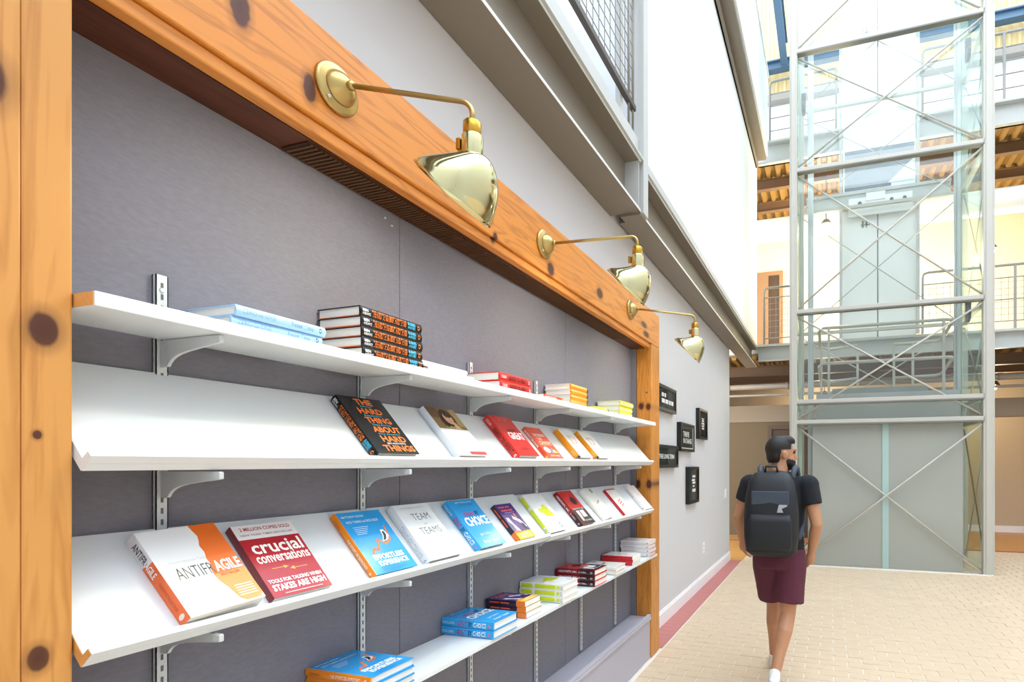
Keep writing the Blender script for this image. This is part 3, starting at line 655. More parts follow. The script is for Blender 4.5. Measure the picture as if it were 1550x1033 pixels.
def f_anti(p):
    e = [(.70, 1), (.72, .93), (.75, .88), (.73, .80), (.70, .76), (.705, .68), (.68, .6), (.69, .55), (.65, .48), (.64, .40), (.63, .30), (.66, .22), (.68, .12), (.72, .03), (.78, .0)]
    q = [(.645, 1), (.66, .93), (.68, .86), (.655, .80), (.62, .74), (.63, .66), (.60, .58), (.605, .52), (.57, .46), (.56, .38), (.575, .30), (.62, .22), (.65, .14), (.68, .06), (.74, .02)]
    p.poly(q + [(.95, .02), (1, .06), (1, 1)], '#f0701e'); p.poly([(.56, .38), (.575, .30), (.62, .22), (.65, .14), (.68, .06), (.74, .02), (.95, .02), (1, .06), (1, .40)], '#f3a04f', 2)
    p.text('ANTIFR', .14, .40, .615, .535, '#2d3436', -.005); p.text('AGILE', .625, .405, .985, .54, '#ffffff', .03, 4)
    p.text('Things That Gain from Disorder', .16, .335, .6, .365, '#c9c9c9', .0); p.text('Nassim Nicholas Taleb', .14, .585, .6, .615, '#cfcfcf', .0); p.text('BESTSELLER', .64, .35, .9, .38, '#c83a18', .01, 4)
    for k in range(5): p.rect(.70, .20-.03*k, .95, .212-.03*k, '#fbe3c8', 4)
def s_anti(p):
    p.rect(.42, 0, 1, 1, OR); p.text('ANTIFR', .08, .25, .30, .78, '#2d3436', .01, 3); p.rect(.34, 0, .43, 1, OR); p.rect(.31, 0, .345, .6, OR); p.text('AGILE', .31, .25, .47, .78, '#ffffff', .03, 4); p.disc(.93, .5, .025, .28, '#fbe6d6', 3)
    p.text('NASSIM NICHOLAS TALEB', .55, .38, .86, .62, '#b84e12', .0, 3)
def f_cruc(p):
    p.rect(0, .80, 1, 1, '#efe7e2'); p.text('2 MILLION COPIES SOLD', .10, .915, .93, .965, '#a8232a', .02); p.text('NEW YORK TIMES BESTSELLER', .06, .845, .93, .87, '#77605c', .005)
    p.text('crucial', .10, .585, .95, .765, '#fbf3ea', .02); p.text('conversations', .08, .455, .97, .585, '#fbf3ea', .02)
    p.rect(.22, .368, .45, .376, '#e0b04a'); p.poly([(.42, .395), (.50, .372), (.42, .35)], '#e0b04a'); p.rect(.55, .335, .80, .343, '#e0b04a'); p.poly([(.58, .365), (.50, .34), (.58, .315)], '#e0b04a')
    p.text('TOOLS FOR TALKING WHEN', .05, .185, .95, .235, '#ffffff', .03); p.text('STAKES ARE HIGH', .06, .08, .96, .165, '#ffffff', .04); p.rect(.2, .035, .85, .045, '#f3c9c4')
def f_eff(p):
    p.text('MATTHEW DIXON', .06, .905, .55, .94, '#eaf6ff', .01); p.text('NICK TOMAN and RICK DELISI', .09, .815, .82, .855, '#eaf6ff', .01)
    for k in range(5): p.rect(.16, .74-.028*k, .50-.03*k, .748-.028*k, '#cfeaff')
    z = [(.20, .30), (.30, .38), (.40, .35), (.50, .52), (.64, .43), (.80, .50), (.86, .72)]
    for a, b in zip(z[:-1], z[1:]):
        dx, dy = b[0]-a[0], b[1]-a[1]; L = math.hypot(dx, dy); nx, ny = -dy/L*.018, dx/L*.018
        p.poly([(a[0]+nx, a[1]+ny), (a[0]-nx, a[1]-ny), (b[0]-nx, b[1]-ny), (b[0]+nx, b[1]+ny)], '#f08030')
    p.poly([(.60, .47), (.68, .56), (.70, .66), (.78, .66), (.82, .55), (.74, .49)], '#ffffff', 2); p.poly([(.63, .48), (.70, .56), (.72, .63), (.765, .63), (.77, .57), (.71, .50)], '#1b1b1b', 3)
    p.text('EFFORTLESS', .16, .205, .88, .29, '#ffffff', .04); p.text('EXPERIENCE', .20, .11, .90, .19, '#ffffff', .04)
    p.text('CONQUERING THE', .20, .075, .60, .097, '#1f6fb0', .0); p.text('NEW BATTLEGROUND FOR', .20, .045, .78, .067, '#1f6fb0', .0); p.text('CUSTOMER LOYALTY', .20, .015, .64, .037, '#1f6fb0', .0)
def s_eff(p): p.text('THE EFFORTLESS EXPERIENCE', .40, .3, .86, .72, '#fff0e0', .02); p.text('DIXON', .08, .35, .22, .65, '#b5510f', .01); p.disc(.94, .5, .018, .2, '#ffe2c4')
def f_team(p):
    p.text('GENERAL STANLEY McCHRYSTAL', .12, .92, .8, .945, '#b9b9b6', .0); p.text('TEAM', .30, .70, .80, .82, '#5d6367', -.01); p.text('OF', .50, .60, .58, .635, '#a8925a', .0); p.text('TEAMS', .26, .44, .86, .56, '#5d6367', -.01); p.text('NEW RULES OF ENGAGEMENT', .2, .36, .85, .38, '#b5b5b2', .0)
def s_team(p): p.text('TEAM OF TEAMS', .34, .25, .88, .75, '#b6bac0', .0); p.disc(.95, .5, .015, .2, '#9aa0a8')
def f_choice(p):
    p.text('JIM COLLINS', .20, .93, .82, .955, '#eaf6ff', .01); p.text('MORTEN T. HANSEN', .25, .875, .80, .895, '#173a63', .01)
    p.text('GREAT', .20, .645, .62, .735, '#c42a63', .02); p.text('BY', .66, .65, .80, .74, '#173a63', .02); p.text('CHOICE', .10, .44, .97, .63, '#ffffff', .03)
    p.text('Jim Collins', .28, .22, .70, .28, '#eaf9ff', .01); p.text('Morten T. Hansen', .22, .08, .82, .14, '#eaf9ff', .01)
def s_choice(p): p.text('COLLINS', .03, .35, .25, .65, '#d8f0ff', .01); p.text('GREAT', .31, .2, .49, .8, '#c42a63', .03); p.text('BY', .52, .2, .60, .8, '#173a63', .03); p.text('CHOICE', .62, .2, .86, .8, '#ffffff', .03); p.disc(.93, .5, .02, .22, '#e06a90')
def f_purp(p):
    [p.rect(a, .885, a+.09, .925, '#ef5a3a') for a in (.12, .24, .36, .52, .64)]; [p.rect(a, .785, a+.10, .835, '#ef5a3a') for a in (.15, .28, .41, .57, .70)]; p.rect(.25, .74, .8, .75, '#d8c8e8')
    p.poly([(.12, .62), (.25, .60), (.30, .42), (.42, .22), (.22, .20), (.20, .40), (.08, .52)], '#efe6f4'); p.poly([(.50, .66), (.62, .60), (.80, .52), (.95, .30), (.74, .30), (.66, .46), (.46, .56)], '#e6dcf0'); p.rect(.66, .58, .74, .70, '#f08030', 2)
    p.poly([(.70, .44), (.86, .40), (.90, .22), (.72, .24)], '#2a2036', 2)
    p.rect(0, 0, 1, .20, '#f4c02c', 2); p.rect(0, .18, .35, .24, '#f0802a', 3); [p.rect(a, .105, a+.11, .15, '#fff3c8', 4) for a in (.25, .39, .53, .71)]; [p.rect(a, .035, a+.12, .07, '#fff3c8', 4) for a in (.2, .36, .52, .68)]
def s_purp(p): p.rect(.78, 0, 1, 1, '#f0802a'); p.rect(.1, .38, .34, .62, '#ef5a3a'); p.rect(.38, .38, .6, .62, '#ef5a3a')
def f_lime(p):
    p.rect(.52, .62, .74, .70, LM); p.rect(.22, .50, .80, .62, LM); p.rect(.36, .40, .86, .50, LM); p.disc(.80, .14, .09, .065, '#6d737c'); p.disc(.80, .14, .065, .047, '#c8ccd2', 2)
    for k in range(14):
        a, b = random.uniform(.05, .9), random.uniform(.66, .95); p.rect(a, b, a+random.uniform(.03, .12), b+.005, '#b9bcc0')
    for k in range(8): p.rect(.05+.02*k, .30+.04*(k % 4), .20+.02*k, .305+.04*(k % 4), '#b9bcc0')
def s_lime(p):
    p.rect(.04, .18, .30, .82, LM); p.rect(.36, .18, .82, .82, LM); p.rect(.86, .3, .93, .75, LM); p.disc(.965, .5, .012, .3, '#7a7f88', 2)
def f_red(p):
    p.disc(.62, .68, .20, .12, '#2a0a0c'); p.rect(0, 0, 1, .46, '#3a1a1c'); p.rect(.22, .10, .78, .40, '#e9e5e4', 2); p.poly([(.34, .10), (.42, .40), (.5, .40), (.46, .10)], '#8f5a58', 3); p.text('CREATIVITY, INC.', .1, .42, .95, .47, '#f2e8e4', .01, 4); p.rect(.35, .04, .95, .2, '#23262b', 3); p.text('ED CATMULL', .4, .08, .9, .12, '#dfe2e6', .01, 4)
def s_red(p): p.rect(.62, 0, 1, 1, '#3a1216'); p.text('CREATIVITY, INC.', .08, .28, .56, .72, '#ffffff', .02, 3); p.text('ED CATMULL', .60, .35, .8, .65, '#f0dcdc', .01, 3); p.disc(.92, .5, .03, .2, '#9aa4ac', 3)
def f_wh1(p):
    p.disc(.80, .90, .10, .07, '#6a675c'); p.disc(.80, .90, .06, .042, '#a9a596', 2); p.poly([(.42, .52), (.78, .60), (.80, .56), (.46, .48)], '#a8783c', 2)
    for k in range(3): p.rect(.3, .74-.06*k, .75-.05*k, .747-.06*k, '#cfc9bb')
def f_whr(p):
    p.rect(0, .955, 1, 1, RD); 
    for k in range(3): p.poly([(.30+.02*k, .52-.09*k), (.72, .60-.09*k), (.72, .57-.09*k), (.33+.02*k, .49-.09*k)], '#e05a50')
    for k in range(3): p.rect(.25, .82-.05*k, .8, .826-.05*k, '#d8d2c8')
def f_wh2(p):
    p.disc(.42, .84, .10, .05, '#cfc6c0'); p.rect(.35, .62, .85, .64, '#e2a49c'); p.rect(.40, .56, .85, .58, '#e2a49c'); p.rect(.55, .48, .8, .495, '#dcd2cc')
def s_wh2(p): p.rect(.1, .35, .45, .6, '#d9b8b4'); p.rect(.9, .3, .93, .7, '#c86a60')
def s_zero(p): p.text('ZERO to ONE', .06, .3, .40, .78, '#7fa9d6', .0); p.text('Peter Thiel', .58, .25, .85, .75, '#6f9ccf', .0); p.disc(.93, .5, .018, .25, '#2f4a6a')
def s_yel(p): p.rect(0, .22, 1, .62, '#f2efc6'); p.rect(.12, .36, .4, .50, '#b9b35e', 2); p.rect(.45, .36, .7, .50, '#b9b35e', 2)
def s_yelb(p): p.rect(.92, 0, 1, 1, '#3a4034')

def basis(o, ex, ey, ez, loc):
    m = Matrix(((ex[0], ey[0], ez[0], loc[0]), (ex[1], ey[1], ez[1], loc[1]), (ex[2], ey[2], ez[2], loc[2]), (0, 0, 0, 1))); o.matrix_world = m
    o.location = loc; o.rotation_mode = 'XYZ'; o.rotation_euler = m.to_euler()
def display(o, B, y, tilt=0., s=.0145):
    p = Vector((B[0], y, B[1])) + E_*(s+.0008) + N_*.0204
    ex = Vector((0, math.cos(tilt), 0)) + E_*math.sin(tilt); ey = N_.cross(ex)
    basis(o, ex, ey, N_, p)
def flat1(o, y0, z, xs=0., rot=0.):      # top shelf: spine to the room, head to the left
    ex = Vector((-math.cos(rot), -math.sin(rot), 0)); ey = Vector((math.sin(rot), -math.cos(rot), 0)); h = o['h']
    basis(o, ex, ey, Vector((0, 0, 1)), (xs, y0 + h, z))
def flat4(o, y0, z, xf=.06, rot=0.):     # bottom shelf: spine to the left, tail to the room
    ex = Vector((math.sin(rot), math.cos(rot), 0)); ey = Vector((-math.cos(rot), math.sin(rot), 0))
    basis(o, ex, ey, Vector((0, 0, 1)), (xf, y0, z))
B3b = (B3[0], B3[1]-.006)
# upper tilted shelf
o = book('black book with big orange capital letters on the upper tilted shelf', '#131417', '#131417', .165, .243, .030, f_hard, s_hard, back='#d9641c'); display(o, B2, 1.262); HARD = o
o = book('white book with a portrait photo of a smiling woman on its cover', '#f4f4f6', '#dfe4ee', .165, .248, .028, f_woman); display(o, B2, 1.632)
o = book('red book with white GREAT lettering on the upper tilted shelf', RD, '#d8322c', .160, .243, .036, f_gtg, s_gtg); display(o, B2, 2.016); GTG = o
o = book('orange-red paperback with a small pie drawing on the upper tilted shelf', '#ec5a3a', '#e8603f', .140, .208, .022, f_chasm, s_chasm, hard=False); display(o, B2, 2.29); CHA = o
o = book('white book with an orange letter D and orange spine, left of two', '#f3efea', '#f59b16', .155, .212, .034, f_d, s_d); display(o, B2, 2.605); DD = o
o = copy_tree(DD); o['label'] = 'white book with an orange letter D and orange spine, right of two'; display(o, B2, 2.845)
# lower tilted shelf
o = book('white and orange book lettered ANTIFRAGILE on the lower tilted shelf', '#f6f6f4', '#f1eef4', .160, .232, .036, f_anti, s_anti, hard=False); display(o, B3, .772, .06, .016)
o = book('red book lettered crucial conversations on the lower tilted shelf', '#b3202a', '#7c1a22', .158, .228, .022, f_cruc, None, hard=False); display(o, B3, .958, .0, .02)
o = book('sky-blue book with an orange zigzag arrow on the lower tilted shelf', BU, '#f28a1e', .166, .240, .024, f_eff, s_eff); display(o, B3, 1.258); EFF = o
o = book('white book with gray TEAM OF TEAMS lettering', '#eceeed', '#e4e8ee', .168, .243, .032, f_team, s_team); display(o, B3, 1.477)
o = book('sky-blue book with white CHOICE lettering on the lower tilted shelf', BU, '#36a9ea', .164, .240, .032, f_choice, s_choice); display(o, B3, 1.752); CHO = o
o = book('purple book with a yellow band along the bottom on the lower tilted shelf', '#4e2f78', '#2b2038', .128, .200, .024, f_purp, s_purp, hard=False); display(o, B3, 2.030); PUR = o
o = book('white book with lime-green blocks on the lower tilted shelf', '#f3f3f1', '#eceee6', .165, .240, .030, f_lime, s_lime); display(o, B3b, 2.296); LIM = o
o = book('red and dark book with a black silhouette on the lower tilted shelf', '#cf2420', '#8f1a20', .162, .240, .030, f_red, s_red); display(o, B3b, 2.640, 0); RED = o
o = book('cream book with a dark round emblem, tilted, on the lower shelf', '#efede4', '#e6e2d6', .160, .235, .024, f_wh1); display(o, B3b, 2.955, .08, .016); WH1 = o
o = book('white book with a red spine and slanted red print on the lower tilted shelf', '#f3f0ea', '#c9232b', .158, .225, .020, f_whr, hard=False); display(o, B3b, 3.295); WHR = o
o = book('plain white book at the far right of the lower tilted shelf', '#efebe8', '#e6e2e2', .150, .228, .028, f_wh2, s_wh2, back='#c9434a'); display(o, B3b, 3.685); WH2 = o

ORD = {1: ['{}'], 2: ['upper of two {}', 'lower of two {}'], 3: ['top one of three {}', 'middle one of three {}', 'bottom one of three {}'],
       4: ['top one of four {}', 'second from the top of four {}', 'third from the top of four {}', 'bottom one of four {}'],
       5: ['top one of five {}', 'second from the top of five {}', 'middle one of five {}', 'fourth from the top of five {}', 'bottom one of five {}']}
def stack(proto, n, desc, t, place, y0, z0, grp, x=None, first=False):
    for k in range(n):
        o = proto if (first and k == 0) else copy_tree(proto)
        o['label'] = ORD[n][n-1-k].format(desc); o['group'] = grp
        place(o, y0 + random.uniform(-.003, .003), z0 + k*(t+.0006), (x if x is not None else (0. if place is flat1 else .06)) + random.uniform(-.004, .004), random.uniform(-.012, .012))
Z1, Z4 = 1.8135, .8185
for b, h in ((HARD, .243), (GTG, .243), (CHA, .208), (DD, .212)): b['h'] = h
ZER = book('x', '#a9cdf0', '#a5cbee', .165, .232, .025, None, s_zero); ZER['h'] = .232
stack(ZER, 2, 'pale blue books on the top shelf', .025, flat1, .882, Z1+.004, 'pale blue books', first=True)
stack(HARD, 5, 'black and orange books stacked on the top shelf', .0275*1.09, flat1, 1.236, Z1, 'black and orange stacked books', .003)
THN = book('thin dark red book lying right of the black and orange stack', '#a31f26', '#f0ece8', .165, .235, .018, None); THN['h'] = .235
flat1(THN, 1.49, Z1+.0206, -.006); THN2 = book('thin white book lying under the thin dark red one', '#f0eee9', '#f0ece8', .165, .25, .020, None, hard=False); THN2['h'] = .25; flat1(THN2, 1.52, Z1, -.006)
stack(GTG, 2, 'red books on the top shelf', .036, flat1, 1.938, Z1, 'red stacked books', -.006)
stack(CHA, 1, 'orange-red paperback lying flat on the top shelf by the orange stack', .022, flat1, 2.288, Z1, 'orange-red paperbacks')
D2 = book('x', '#f3efea', '#f7a11a', .155, .212, .028, None, s_dk); D2['h'] = .212
stack(D2, 4, 'orange-spined white books on the top shelf', .028, flat1, 2.583, Z1, 'orange-spined stacked books', -.01, first=True)
YB = book('bright yellow book lying alone between orange and yellow stacks', '#e8ea2a', '#eef01e', .15, .21, .022, None, s_yelb); YB['h'] = .21; flat1(YB, 2.868, Z1, .0)
YE = book('x', '#efe88a', '#efdf1e', .165, .235, .033, None, s_yel); YE['h'] = .235
stack(YE, 3, 'yellow and white books at the right end of the top shelf', .033, flat1, 3.262, Z1, 'yellow stacked books', .001, first=True)
stack(EFF, 3, 'sky-blue books with zigzag arrow and orange spine on the bottom shelf', .024, flat4, 1.205, Z4, 'blue zigzag books', .074)
stack(CHO, 2, 'sky-blue CHOICE books stacked on the bottom shelf', .032, flat4, 1.785, Z4, 'blue CHOICE books', .076)
stack(PUR, 3, 'purple books with orange tails stacked on the bottom shelf', .024, flat4, 2.065, Z4, 'purple stacked books', .040)
stack(LIM, 3, 'white and lime-green books stacked on the bottom shelf', .030, flat4, 2.345, Z4, 'lime-green stacked books', .076)
stack(RED, 3, 'dark red books stacked on the bottom shelf', .030, flat4, 2.71, Z4, 'dark red stacked books', .076)
stack(WH1, 2, 'cream books with round emblem on the bottom shelf', .024, flat4, 3.03, Z4, 'cream stacked books', .072)
stack(WHR, 3, 'white books with red spines on the bottom shelf', .020, flat4, 3.34, Z4, 'red-spined white books', .062)
stack(WH2, 4, 'white books with red backs on the bottom shelf', .0225*1.245, flat4, 3.69, Z4, 'plain white stacked books', .066)

# ------------------------------------------------------------------ pictures, switch, outlet
def picture(label, y0, y1, z0, z1, lines, mat_in=False):
    x = WX + .001; t = thing('picture_frame', label, 'picture', (x, (y0+y1)/2, z0), group='black framed word pictures'); w = .028; d = .045
    obj('frame', MB().box(x, x+d, y0, y1, z1-w, z1).box(x, x+d, y0, y1, z0, z0+w).box(x, x+d, y0, y0+w, z0+w, z1-w).box(x, x+d, y1-w, y1, z0+w, z1-w), M_black, t)
    pn = obj('print_sheet', MB().box(x, x+.034, y0+w, y1-w, z0+w, z1-w), mat('black_print', '#17181a', .9, spec=.1), t)
    if mat_in:
        a, b, c, d2 = y0+w, y1-w, z0+w, z1-w; q = .022
        obj('inner_border', MB().box(x+.034, x+.0355, b-q, b, c, d2).box(x+.034, x+.0355, a, b-q, c, c+q*.6), mat('cream_border', '#d8d2c2', .5), t)
    p = Print(lambda u, v, k: (x+.0348, y0+w+u*(y1-y0-2*w), z0+w+v*(z1-z0-2*w)))
    for ln in lines:
        if ln[0]: p.text(ln[0], ln[1], ln[2], ln[3], ln[4], '#f2f2f0', .03)
        else: p.rect(ln[1], ln[2], ln[3], ln[4], '#f2f2f0')
    obj('lettering', p.mb, p.mats, pn)
    obj('glass_pane', MB().box(x+.039, x+.041, y0+w, y1-w, z0+w, z1-w), glass('picture_glass', '#ffffff', .0, .02, refl=.12) if 'picture_glass' not in MATS else MATS['picture_glass'], t)
picture('wide black framed picture highest on the gray wall, beside the post', 4.50, 5.11, 1.985, 2.22, [(None, .22, .58, .34, .78), (None, .37, .58, .46, .78), (None, .22, .26, .40, .48), (None, .43, .26, .60, .48), (None, .64, .26, .74, .48), (None, .77, .26, .90, .48)])
picture('black framed THRIVE ON CHANGE picture in the middle of the group', 5.275, 5.855, 1.627, 1.925, [('THRIVE', .18, .52, .66, .76), ('ON CHANGE', .18, .24, .86, .47)], True)
picture('tall black framed picture at the right of the group', 6.09, 6.53, 1.79, 2.15, [(None, .32, .70, .68, .74), (None, .36, .60, .64, .67), (None, .32, .50, .68, .57), (None, .36, .40, .66, .47), (None, .34, .30, .66, .37)])
picture('wide black framed THE LONG TERM picture beside the post', 4.45, 5.18, 1.46, 1.672, [('THE LONG TERM', .14, .36, .86, .64)])
picture('tall black framed picture lowest in the group', 5.62, 6.075, 1.055, 1.463, [(None, .36, .74, .70, .81), (None, .30, .62, .64, .69), (None, .36, .54, .70, .60), (None, .40, .44, .60, .49), (None, .34, .28, .72, .38)])
t = thing('light_switch', 'white light switch plate near the end of the gray wall', 'switch', (WX, 7.95, 1.0))
obj('plate', MB().box(WX, WX+.007, 7.88, 8.02, .985, 1.12), M_trimw, t, bevel=.002); obj('rocker', MB().box(WX+.007, WX+.013, 7.92, 7.98, 1.02, 1.085), M_trimw, t)
t = thing('wall_outlet', 'white power outlet low on the gray wall', 'outlet', (WX, 6.48, .40))
obj('plate', MB().box(WX, WX+.007, 6.43, 6.54, .39, .52), M_trimw, t, bevel=.002)
for z in (.425, .475): obj('socket', MB().box(WX+.007, WX+.010, 6.47, 6.50, z-.014, z+.014), mat('socket_gray', '#c8c6c2', .5), t)

# ------------------------------------------------------------------ walking person
def remesh(mb, voxel, smooth=6):
    me = mb.mesh('tmp', [M_black]); o = bpy.data.objects.new('tmp', me); COL.objects.link(o)
    r = o.modifiers.new('r', 'REMESH'); r.mode = 'VOXEL'; r.voxel_size = voxel; r.use_smooth_shade = True
    if smooth:
        k = o.modifiers.new('s', 'SMOOTH'); k.iterations = smooth; k.factor = .5
    dg = bpy.context.evaluated_depsgraph_get(); ev_ = o.evaluated_get(dg); out = bpy.data.meshes.new_from_object(ev_)
    bpy.data.objects.remove(o); return out
def meshobj(name, me, m, parent):
    me.name = name; me.materials.clear(); me.materials.append(m)
    for p in me.polygons: p.use_smooth = True
    o = bpy.data.objects.new(name, me); COL.objects.link(o); o.parent = parent; return o
def loft(mb, secs, seg=20):
    """secs: (center, rx, ry[, yaw]) horizontal ellipses"""
    rings = []
    for s_ in secs:
        c, rx, ry = s_[:3]; yw = s_[3] if len(s_) > 3 else 0; ring = []
        for k in range(seg):
            a = 2*math.pi*k/seg; x, y = rx*math.cos(a), ry*math.sin(a)
            ring.append((c[0]+x*math.cos(yw)-y*math.sin(yw), c[1]+x*math.sin(yw)+y*math.cos(yw), c[2]))
        rings.append(ring)
    mb.rings(rings)
PX, PY = .975, 3.80
SK = 1.0
P_ = thing('person', 'man walking away in black t-shirt and maroon shorts, wearing a backpack', 'person', (PX, PY, 0))
skin = mat('skin', '#bf8a66', .5, noise=.05, nscale=20)
body = MB()
def limb(pts, rs, seg=14):
    P = [Vector(p) for p in pts]; body.tube(P, rs, seg)
    for p, r in zip(P, rs): body.ell(p, (r, r, r), 12, 8)
HR = Vector((.085, 0, .86)); KR = Vector((.065, -.045, .47)); AR = Vector((-.005, -.235, .115))
HL = Vector((-.085, 0, .86)); KL = Vector((-.045, .135, .47)); AL = Vector((-.05, .205, .085))
for H_, K_, A_ in ((HR, KR, AR), (HL, KL, AL)):
    d = A_ - K_
    limb([H_, H_.lerp(K_, .5), K_ + Vector((0, 0, .05)), K_, K_ + d*.28 + Vector((0, -.012, 0)), K_ + d*.6, A_], [.088, .075, .058, .053, .056, .043, .034])
loft(body, [((0, 0, .80), .13, .09), ((0, 0, .88), .165, .105), ((0, 0, 1.0), .145, .09), ((0, .01, 1.15), .155, .10), ((0, .01, 1.28), .175, .105), ((0, 0, 1.36), .165, .09), ((0, 0, 1.41), .10, .06), ((.005, .01, 1.44), .055, .055)])
limb([(0, 0, 1.40), (.008, .02, 1.47), (.012, .03, 1.52)], [.060, .055, .056])
SR, ER, WR = Vector((.195, -.01, 1.355)), Vector((.255, -.045, 1.09)), Vector((.215, .06, .88))
SL, EL, WL = Vector((-.195, 0, 1.355)), Vector((-.285, .02, 1.12)), Vector((-.275, .16, .93))
for S_, E2, W_ in ((SR, ER, WR), (SL, EL, WL)):
    limb([S_, S_.lerp(E2, .5), E2, E2.lerp(W_, .3), W_], [.058, .047, .040, .042, .027])
def hand(W_, E2, side):
    d = (W_ - E2).normalized(); across = Vector((0, 1, 0)); across = (across - d*across.dot(d)).normalized(); pn = d.cross(across)
    palm = W_ + d*.05
    body.tube([W_, W_ + d*.03, palm, W_ + d*.085], [.025, .032, .036, .033], 12)
    for k, (o_, L) in enumerate(((-.030, .062), (-.010, .072), (.010, .078), (.029, .070))):
        b = W_ + d*.08 + across*o_; c = pn*(-.012*side)
        body.tube([b, b + d*L*.45 + c, b + d*L*.8 + c*2.6, b + d*L + c*4.2], [.0095, .009, .0085, .007], 8)
    b = W_ + d*.035 + across*.028
    body.tube([b, b + across*.022 + d*.022, b + across*.03 + d*.05 - pn*.008*side], [.012, .0105, .008], 8)
hand(WR, ER, 1); hand(WL, EL, -1)
# head turned to the right
HY = math.radians(-62); HC = Vector((.018, .035, 1.565)); HM = Matrix.Rotation(HY, 3, 'Z')
def hp(x, y, z): return HC + HM @ Vector((x, y, z))        # local: y forward (face), x right
hm = HM
body.ell(HC + hm @ Vector((0, -.012, .022)), (.074, .094, .092), 20, 14, rot=hm)
body.ell(HC + hm @ Vector((0, .028, -.035)), (.057, .066, .078), 18, 12, rot=hm)
body.ell(HC + hm @ Vector((0, .066, -.083)), (.028, .024, .022), 12, 8, rot=hm)      # chin
body.tube([hp(0, .086, .022), hp(0, .103, -.010), hp(0, .113, -.026), hp(0, .096, -.036)], [.009, .012, .0155, .010], 10)   # nose
body.ell(hp(0, .092, .030), (.050, .012, .011), 12, 8, rot=hm)                        # brow
body.ell(hp(0, .086, -.058), (.024, .012, .007), 12, 6, rot=hm); body.ell(hp(0, .085, -.069), (.021, .012, .008), 12, 6, rot=hm)
for sx in (-1, 1):
    body.ell(hp(sx*.076, -.010, -.006), (.010, .020, .033), 12, 8, rot=hm); body.ell(hp(sx*.080, -.016, .008), (.010, .016, .018), 10, 6, rot=hm)
bd = meshobj('body', remesh(body, .0065, 5), skin, P_)
eye = MB()
for sx in (-1, 1): eye.ell(hp(sx*.031, .079, .012), (.014, .010, .009), 12, 8, rot=hm)
meshobj('eyes', eye.mesh('eyes', [M_white]), mat('eye_white_dark', '#3a2a22', .2), P_)
hair = MB()
hair.ell(HC + hm @ Vector((0, -.020, .040)), (.083, .101, .089), 20, 14, rot=hm)
hair.ell(HC + hm @ Vector((0, .030, .088)), (.066, .066, .044), 16, 10, rot=hm)
hair.ell(HC + hm @ Vector((0, -.058, -.010)), (.068, .052, .070), 16, 10, rot=hm)
hb = meshobj('hair', remesh(hair, .006, 4), mat('black_hair', '#17120f', .6, noise=.3, nscale=120), P_)
# keep face, ears and nape free of hair
bmh = bmesh.new(); bmh.from_mesh(hb.data); inv = hm.inverted()
kill = []
for v in bmh.verts:
    q = inv @ (v.co - HC)
    if (q.y > .045 and q.z < .070) or (q.y > -.035 and q.z < .030) or q.z < -.062: kill.append(v)
bmesh.ops.delete(bmh, geom=kill, context='VERTS'); bmh.to_mesh(hb.data); bmh.free()
beard = MB()
beard.ell(HC + hm @ Vector((0, .034, -.052)), (.061, .068, .066), 18, 12, rot=hm); beard.ell(HC + hm @ Vector((0, .070, -.088)), (.032, .027, .026), 12, 8, rot=hm)
be = meshobj('beard', remesh(beard, .006, 4), mat('black_hair', '#17120f'), P_)
bmh = bmesh.new(); bmh.from_mesh(be.data)
kill = [v for v in bmh.verts if (lambda q: q.z > -.030 - .25*max(0, q.y-.03) or (abs(q.x) < .026 and q.y > .07 and -.078 < q.z < -.048) or q.y < -.005)(inv @ (v.co - HC))]
bmesh.ops.delete(bmh, geom=kill, context='VERTS'); bmh.to_mesh(be.data); bmh.free()
# t-shirt
ts = MB()
loft(ts, [((0, 0, .845), .172, .118), ((0, 0, .92), .176, .120), ((0, .0, 1.05), .165, .110), ((0, .01, 1.18), .178, .118), ((0, .01, 1.29), .196, .122), ((0, .005, 1.37), .188, .105), ((0, .005, 1.415), .125, .078), ((.004, .01, 1.445), .078, .070)])
for S_, E2 in ((SR, ER), (SL, EL)):
    e = S_.lerp(E2, .52); ts.tube([S_*.93 + Vector((0, 0, .1)), S_, S_.lerp(E2, .3), e], [.05, .076, .072, .068], 16); ts.ell(S_, (.078, .075, .07), 14, 10)
meshobj('t_shirt', remesh(ts, .009, 5), mat('black_cotton', '#191b21', .9, noise=.1, nscale=12), P_)
sh_ = MB()
loft(sh_, [((0, 0, .78), .165, .125), ((0, 0, .86), .182, .126), ((0, 0, .925), .174, .120)])
for H_, K_ in ((HR, KR), (HL, KL)):
    e = H_.lerp(K_, .80); sh_.tube([H_ + Vector((0, 0, .04)), H_.lerp(K_, .2), H_.lerp(K_, .5), e], [.098, .108, .104, .104], 18)
meshobj('shorts', remesh(sh_, .009, 5), mat('maroon_cotton', '#5b2738', .85, noise=.12, nscale=14), P_)
for A_, pitch, yw in ((AR, -.75, .05), (AL, .28, .0)):
    f = MB(); R_ = Matrix.Rotation(pitch, 3, 'X')
    q = lambda x, y, z: A_ + R_ @ Vector((x, y, z))
    f.tube([q(0, -.055, -.05), q(0, -.02, -.045), q(0, .05, -.05), q(0, .12, -.06), q(0, .17, -.066), q(0, .195, -.068)], [.026, .038, .041, .040, .032, .018], 14); f.tube([q(0, -.015, -.03), q(0, -.01, .022)], [.040, .037], 14); f.ell(q(0, .10, -.072), (.042, .085, .016), 16, 8, rot=R_); f.ell(q(0, -.02, -.07), (.036, .05, .016), 14, 8, rot=R_)
    meshobj('shoe', remesh(f, .006, 3), mat('white_sneaker', '#e6e6e4', .6), P_)
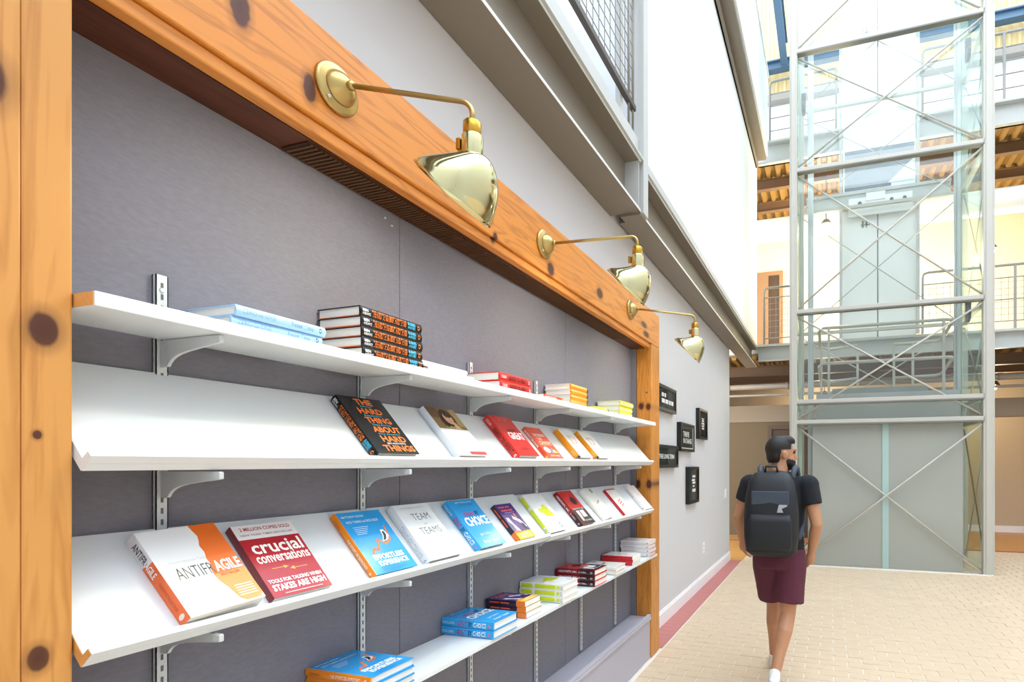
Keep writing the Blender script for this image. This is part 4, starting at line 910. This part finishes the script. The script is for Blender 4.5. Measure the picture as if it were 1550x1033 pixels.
# backpack
bp = thing('backpack', "black backpack on the walking man's back", 'backpack', (PX-.03, PY-.20, .90))
bk = MB()
def rr(w, d, z, yc):
    o_ = []
    for k in range(28):
        a = 2*math.pi*k/28; ca, sa = math.cos(a), math.sin(a)
        o_.append((math.copysign(abs(ca)**.5, ca)*w, yc + math.copysign(abs(sa)**.6, sa)*d, z))
    return o_
bk.rings([rr(.13, .05, -.01, 0), rr(.165, .078, .02, 0), rr(.178, .092, .12, -.004), rr(.178, .092, .26, -.004), rr(.168, .085, .38, 0), rr(.150, .070, .48, .012), rr(.115, .045, .535, .025), rr(.07, .02, .552, .03)])
M_bag = mat('black_nylon', '#14171c', .55, noise=.15, nscale=9, bump=.2, bscale=300)
b_ = meshobj('bag_body', bk.mesh('bag_body', [M_bag]), M_bag, bp)
pk = MB(); pk.rings([rr(.125, .012, .03, -.092), rr(.14, .020, .06, -.094), rr(.14, .020, .22, -.096), rr(.125, .012, .27, -.09)])
meshobj('front_pocket', pk.mesh('front_pocket', [M_bag]), M_bag, bp)
obj('top_panel', MB().box(-.12, .12, -.088, -.075, .33, .42), mat('slate_nylon', '#3b4552', .6), bp, local=True, bevel=.006)
obj('carry_handle', MB().tube([(-.04, .0, .545), (-.035, -.01, .58), (.035, -.01, .58), (.04, .0, .545)], .008, 8), M_bag, bp, local=True, smooth=True)
obj('logo_patch', MB().prism([(.045, .285), (.085, .285), (.075, .31), (.11, .325), (.11, .335), (.058, .335)], -.1045, -.0995, 'y'), mat('silver_logo', '#a9adb0', .4), bp, local=True)
for sx in (-1, 1):
    st = MB(); pth = [(sx*.10+.03, .03, .50), (sx*.115+.03, .10, .565), (sx*.12+.03, .20, .575), (sx*.125+.03, .29, .50), (sx*.135+.03, .315, .40), (sx*.15+.03, .29, .28), (sx*.165+.03, .19, .17), (sx*.15+.02, .07, .10)]
    st.tube(pth, [.02]*8, 10)
    obj('shoulder_strap', st, mat('slate_nylon', '#3b4552', .6), bp, local=True, smooth=True)
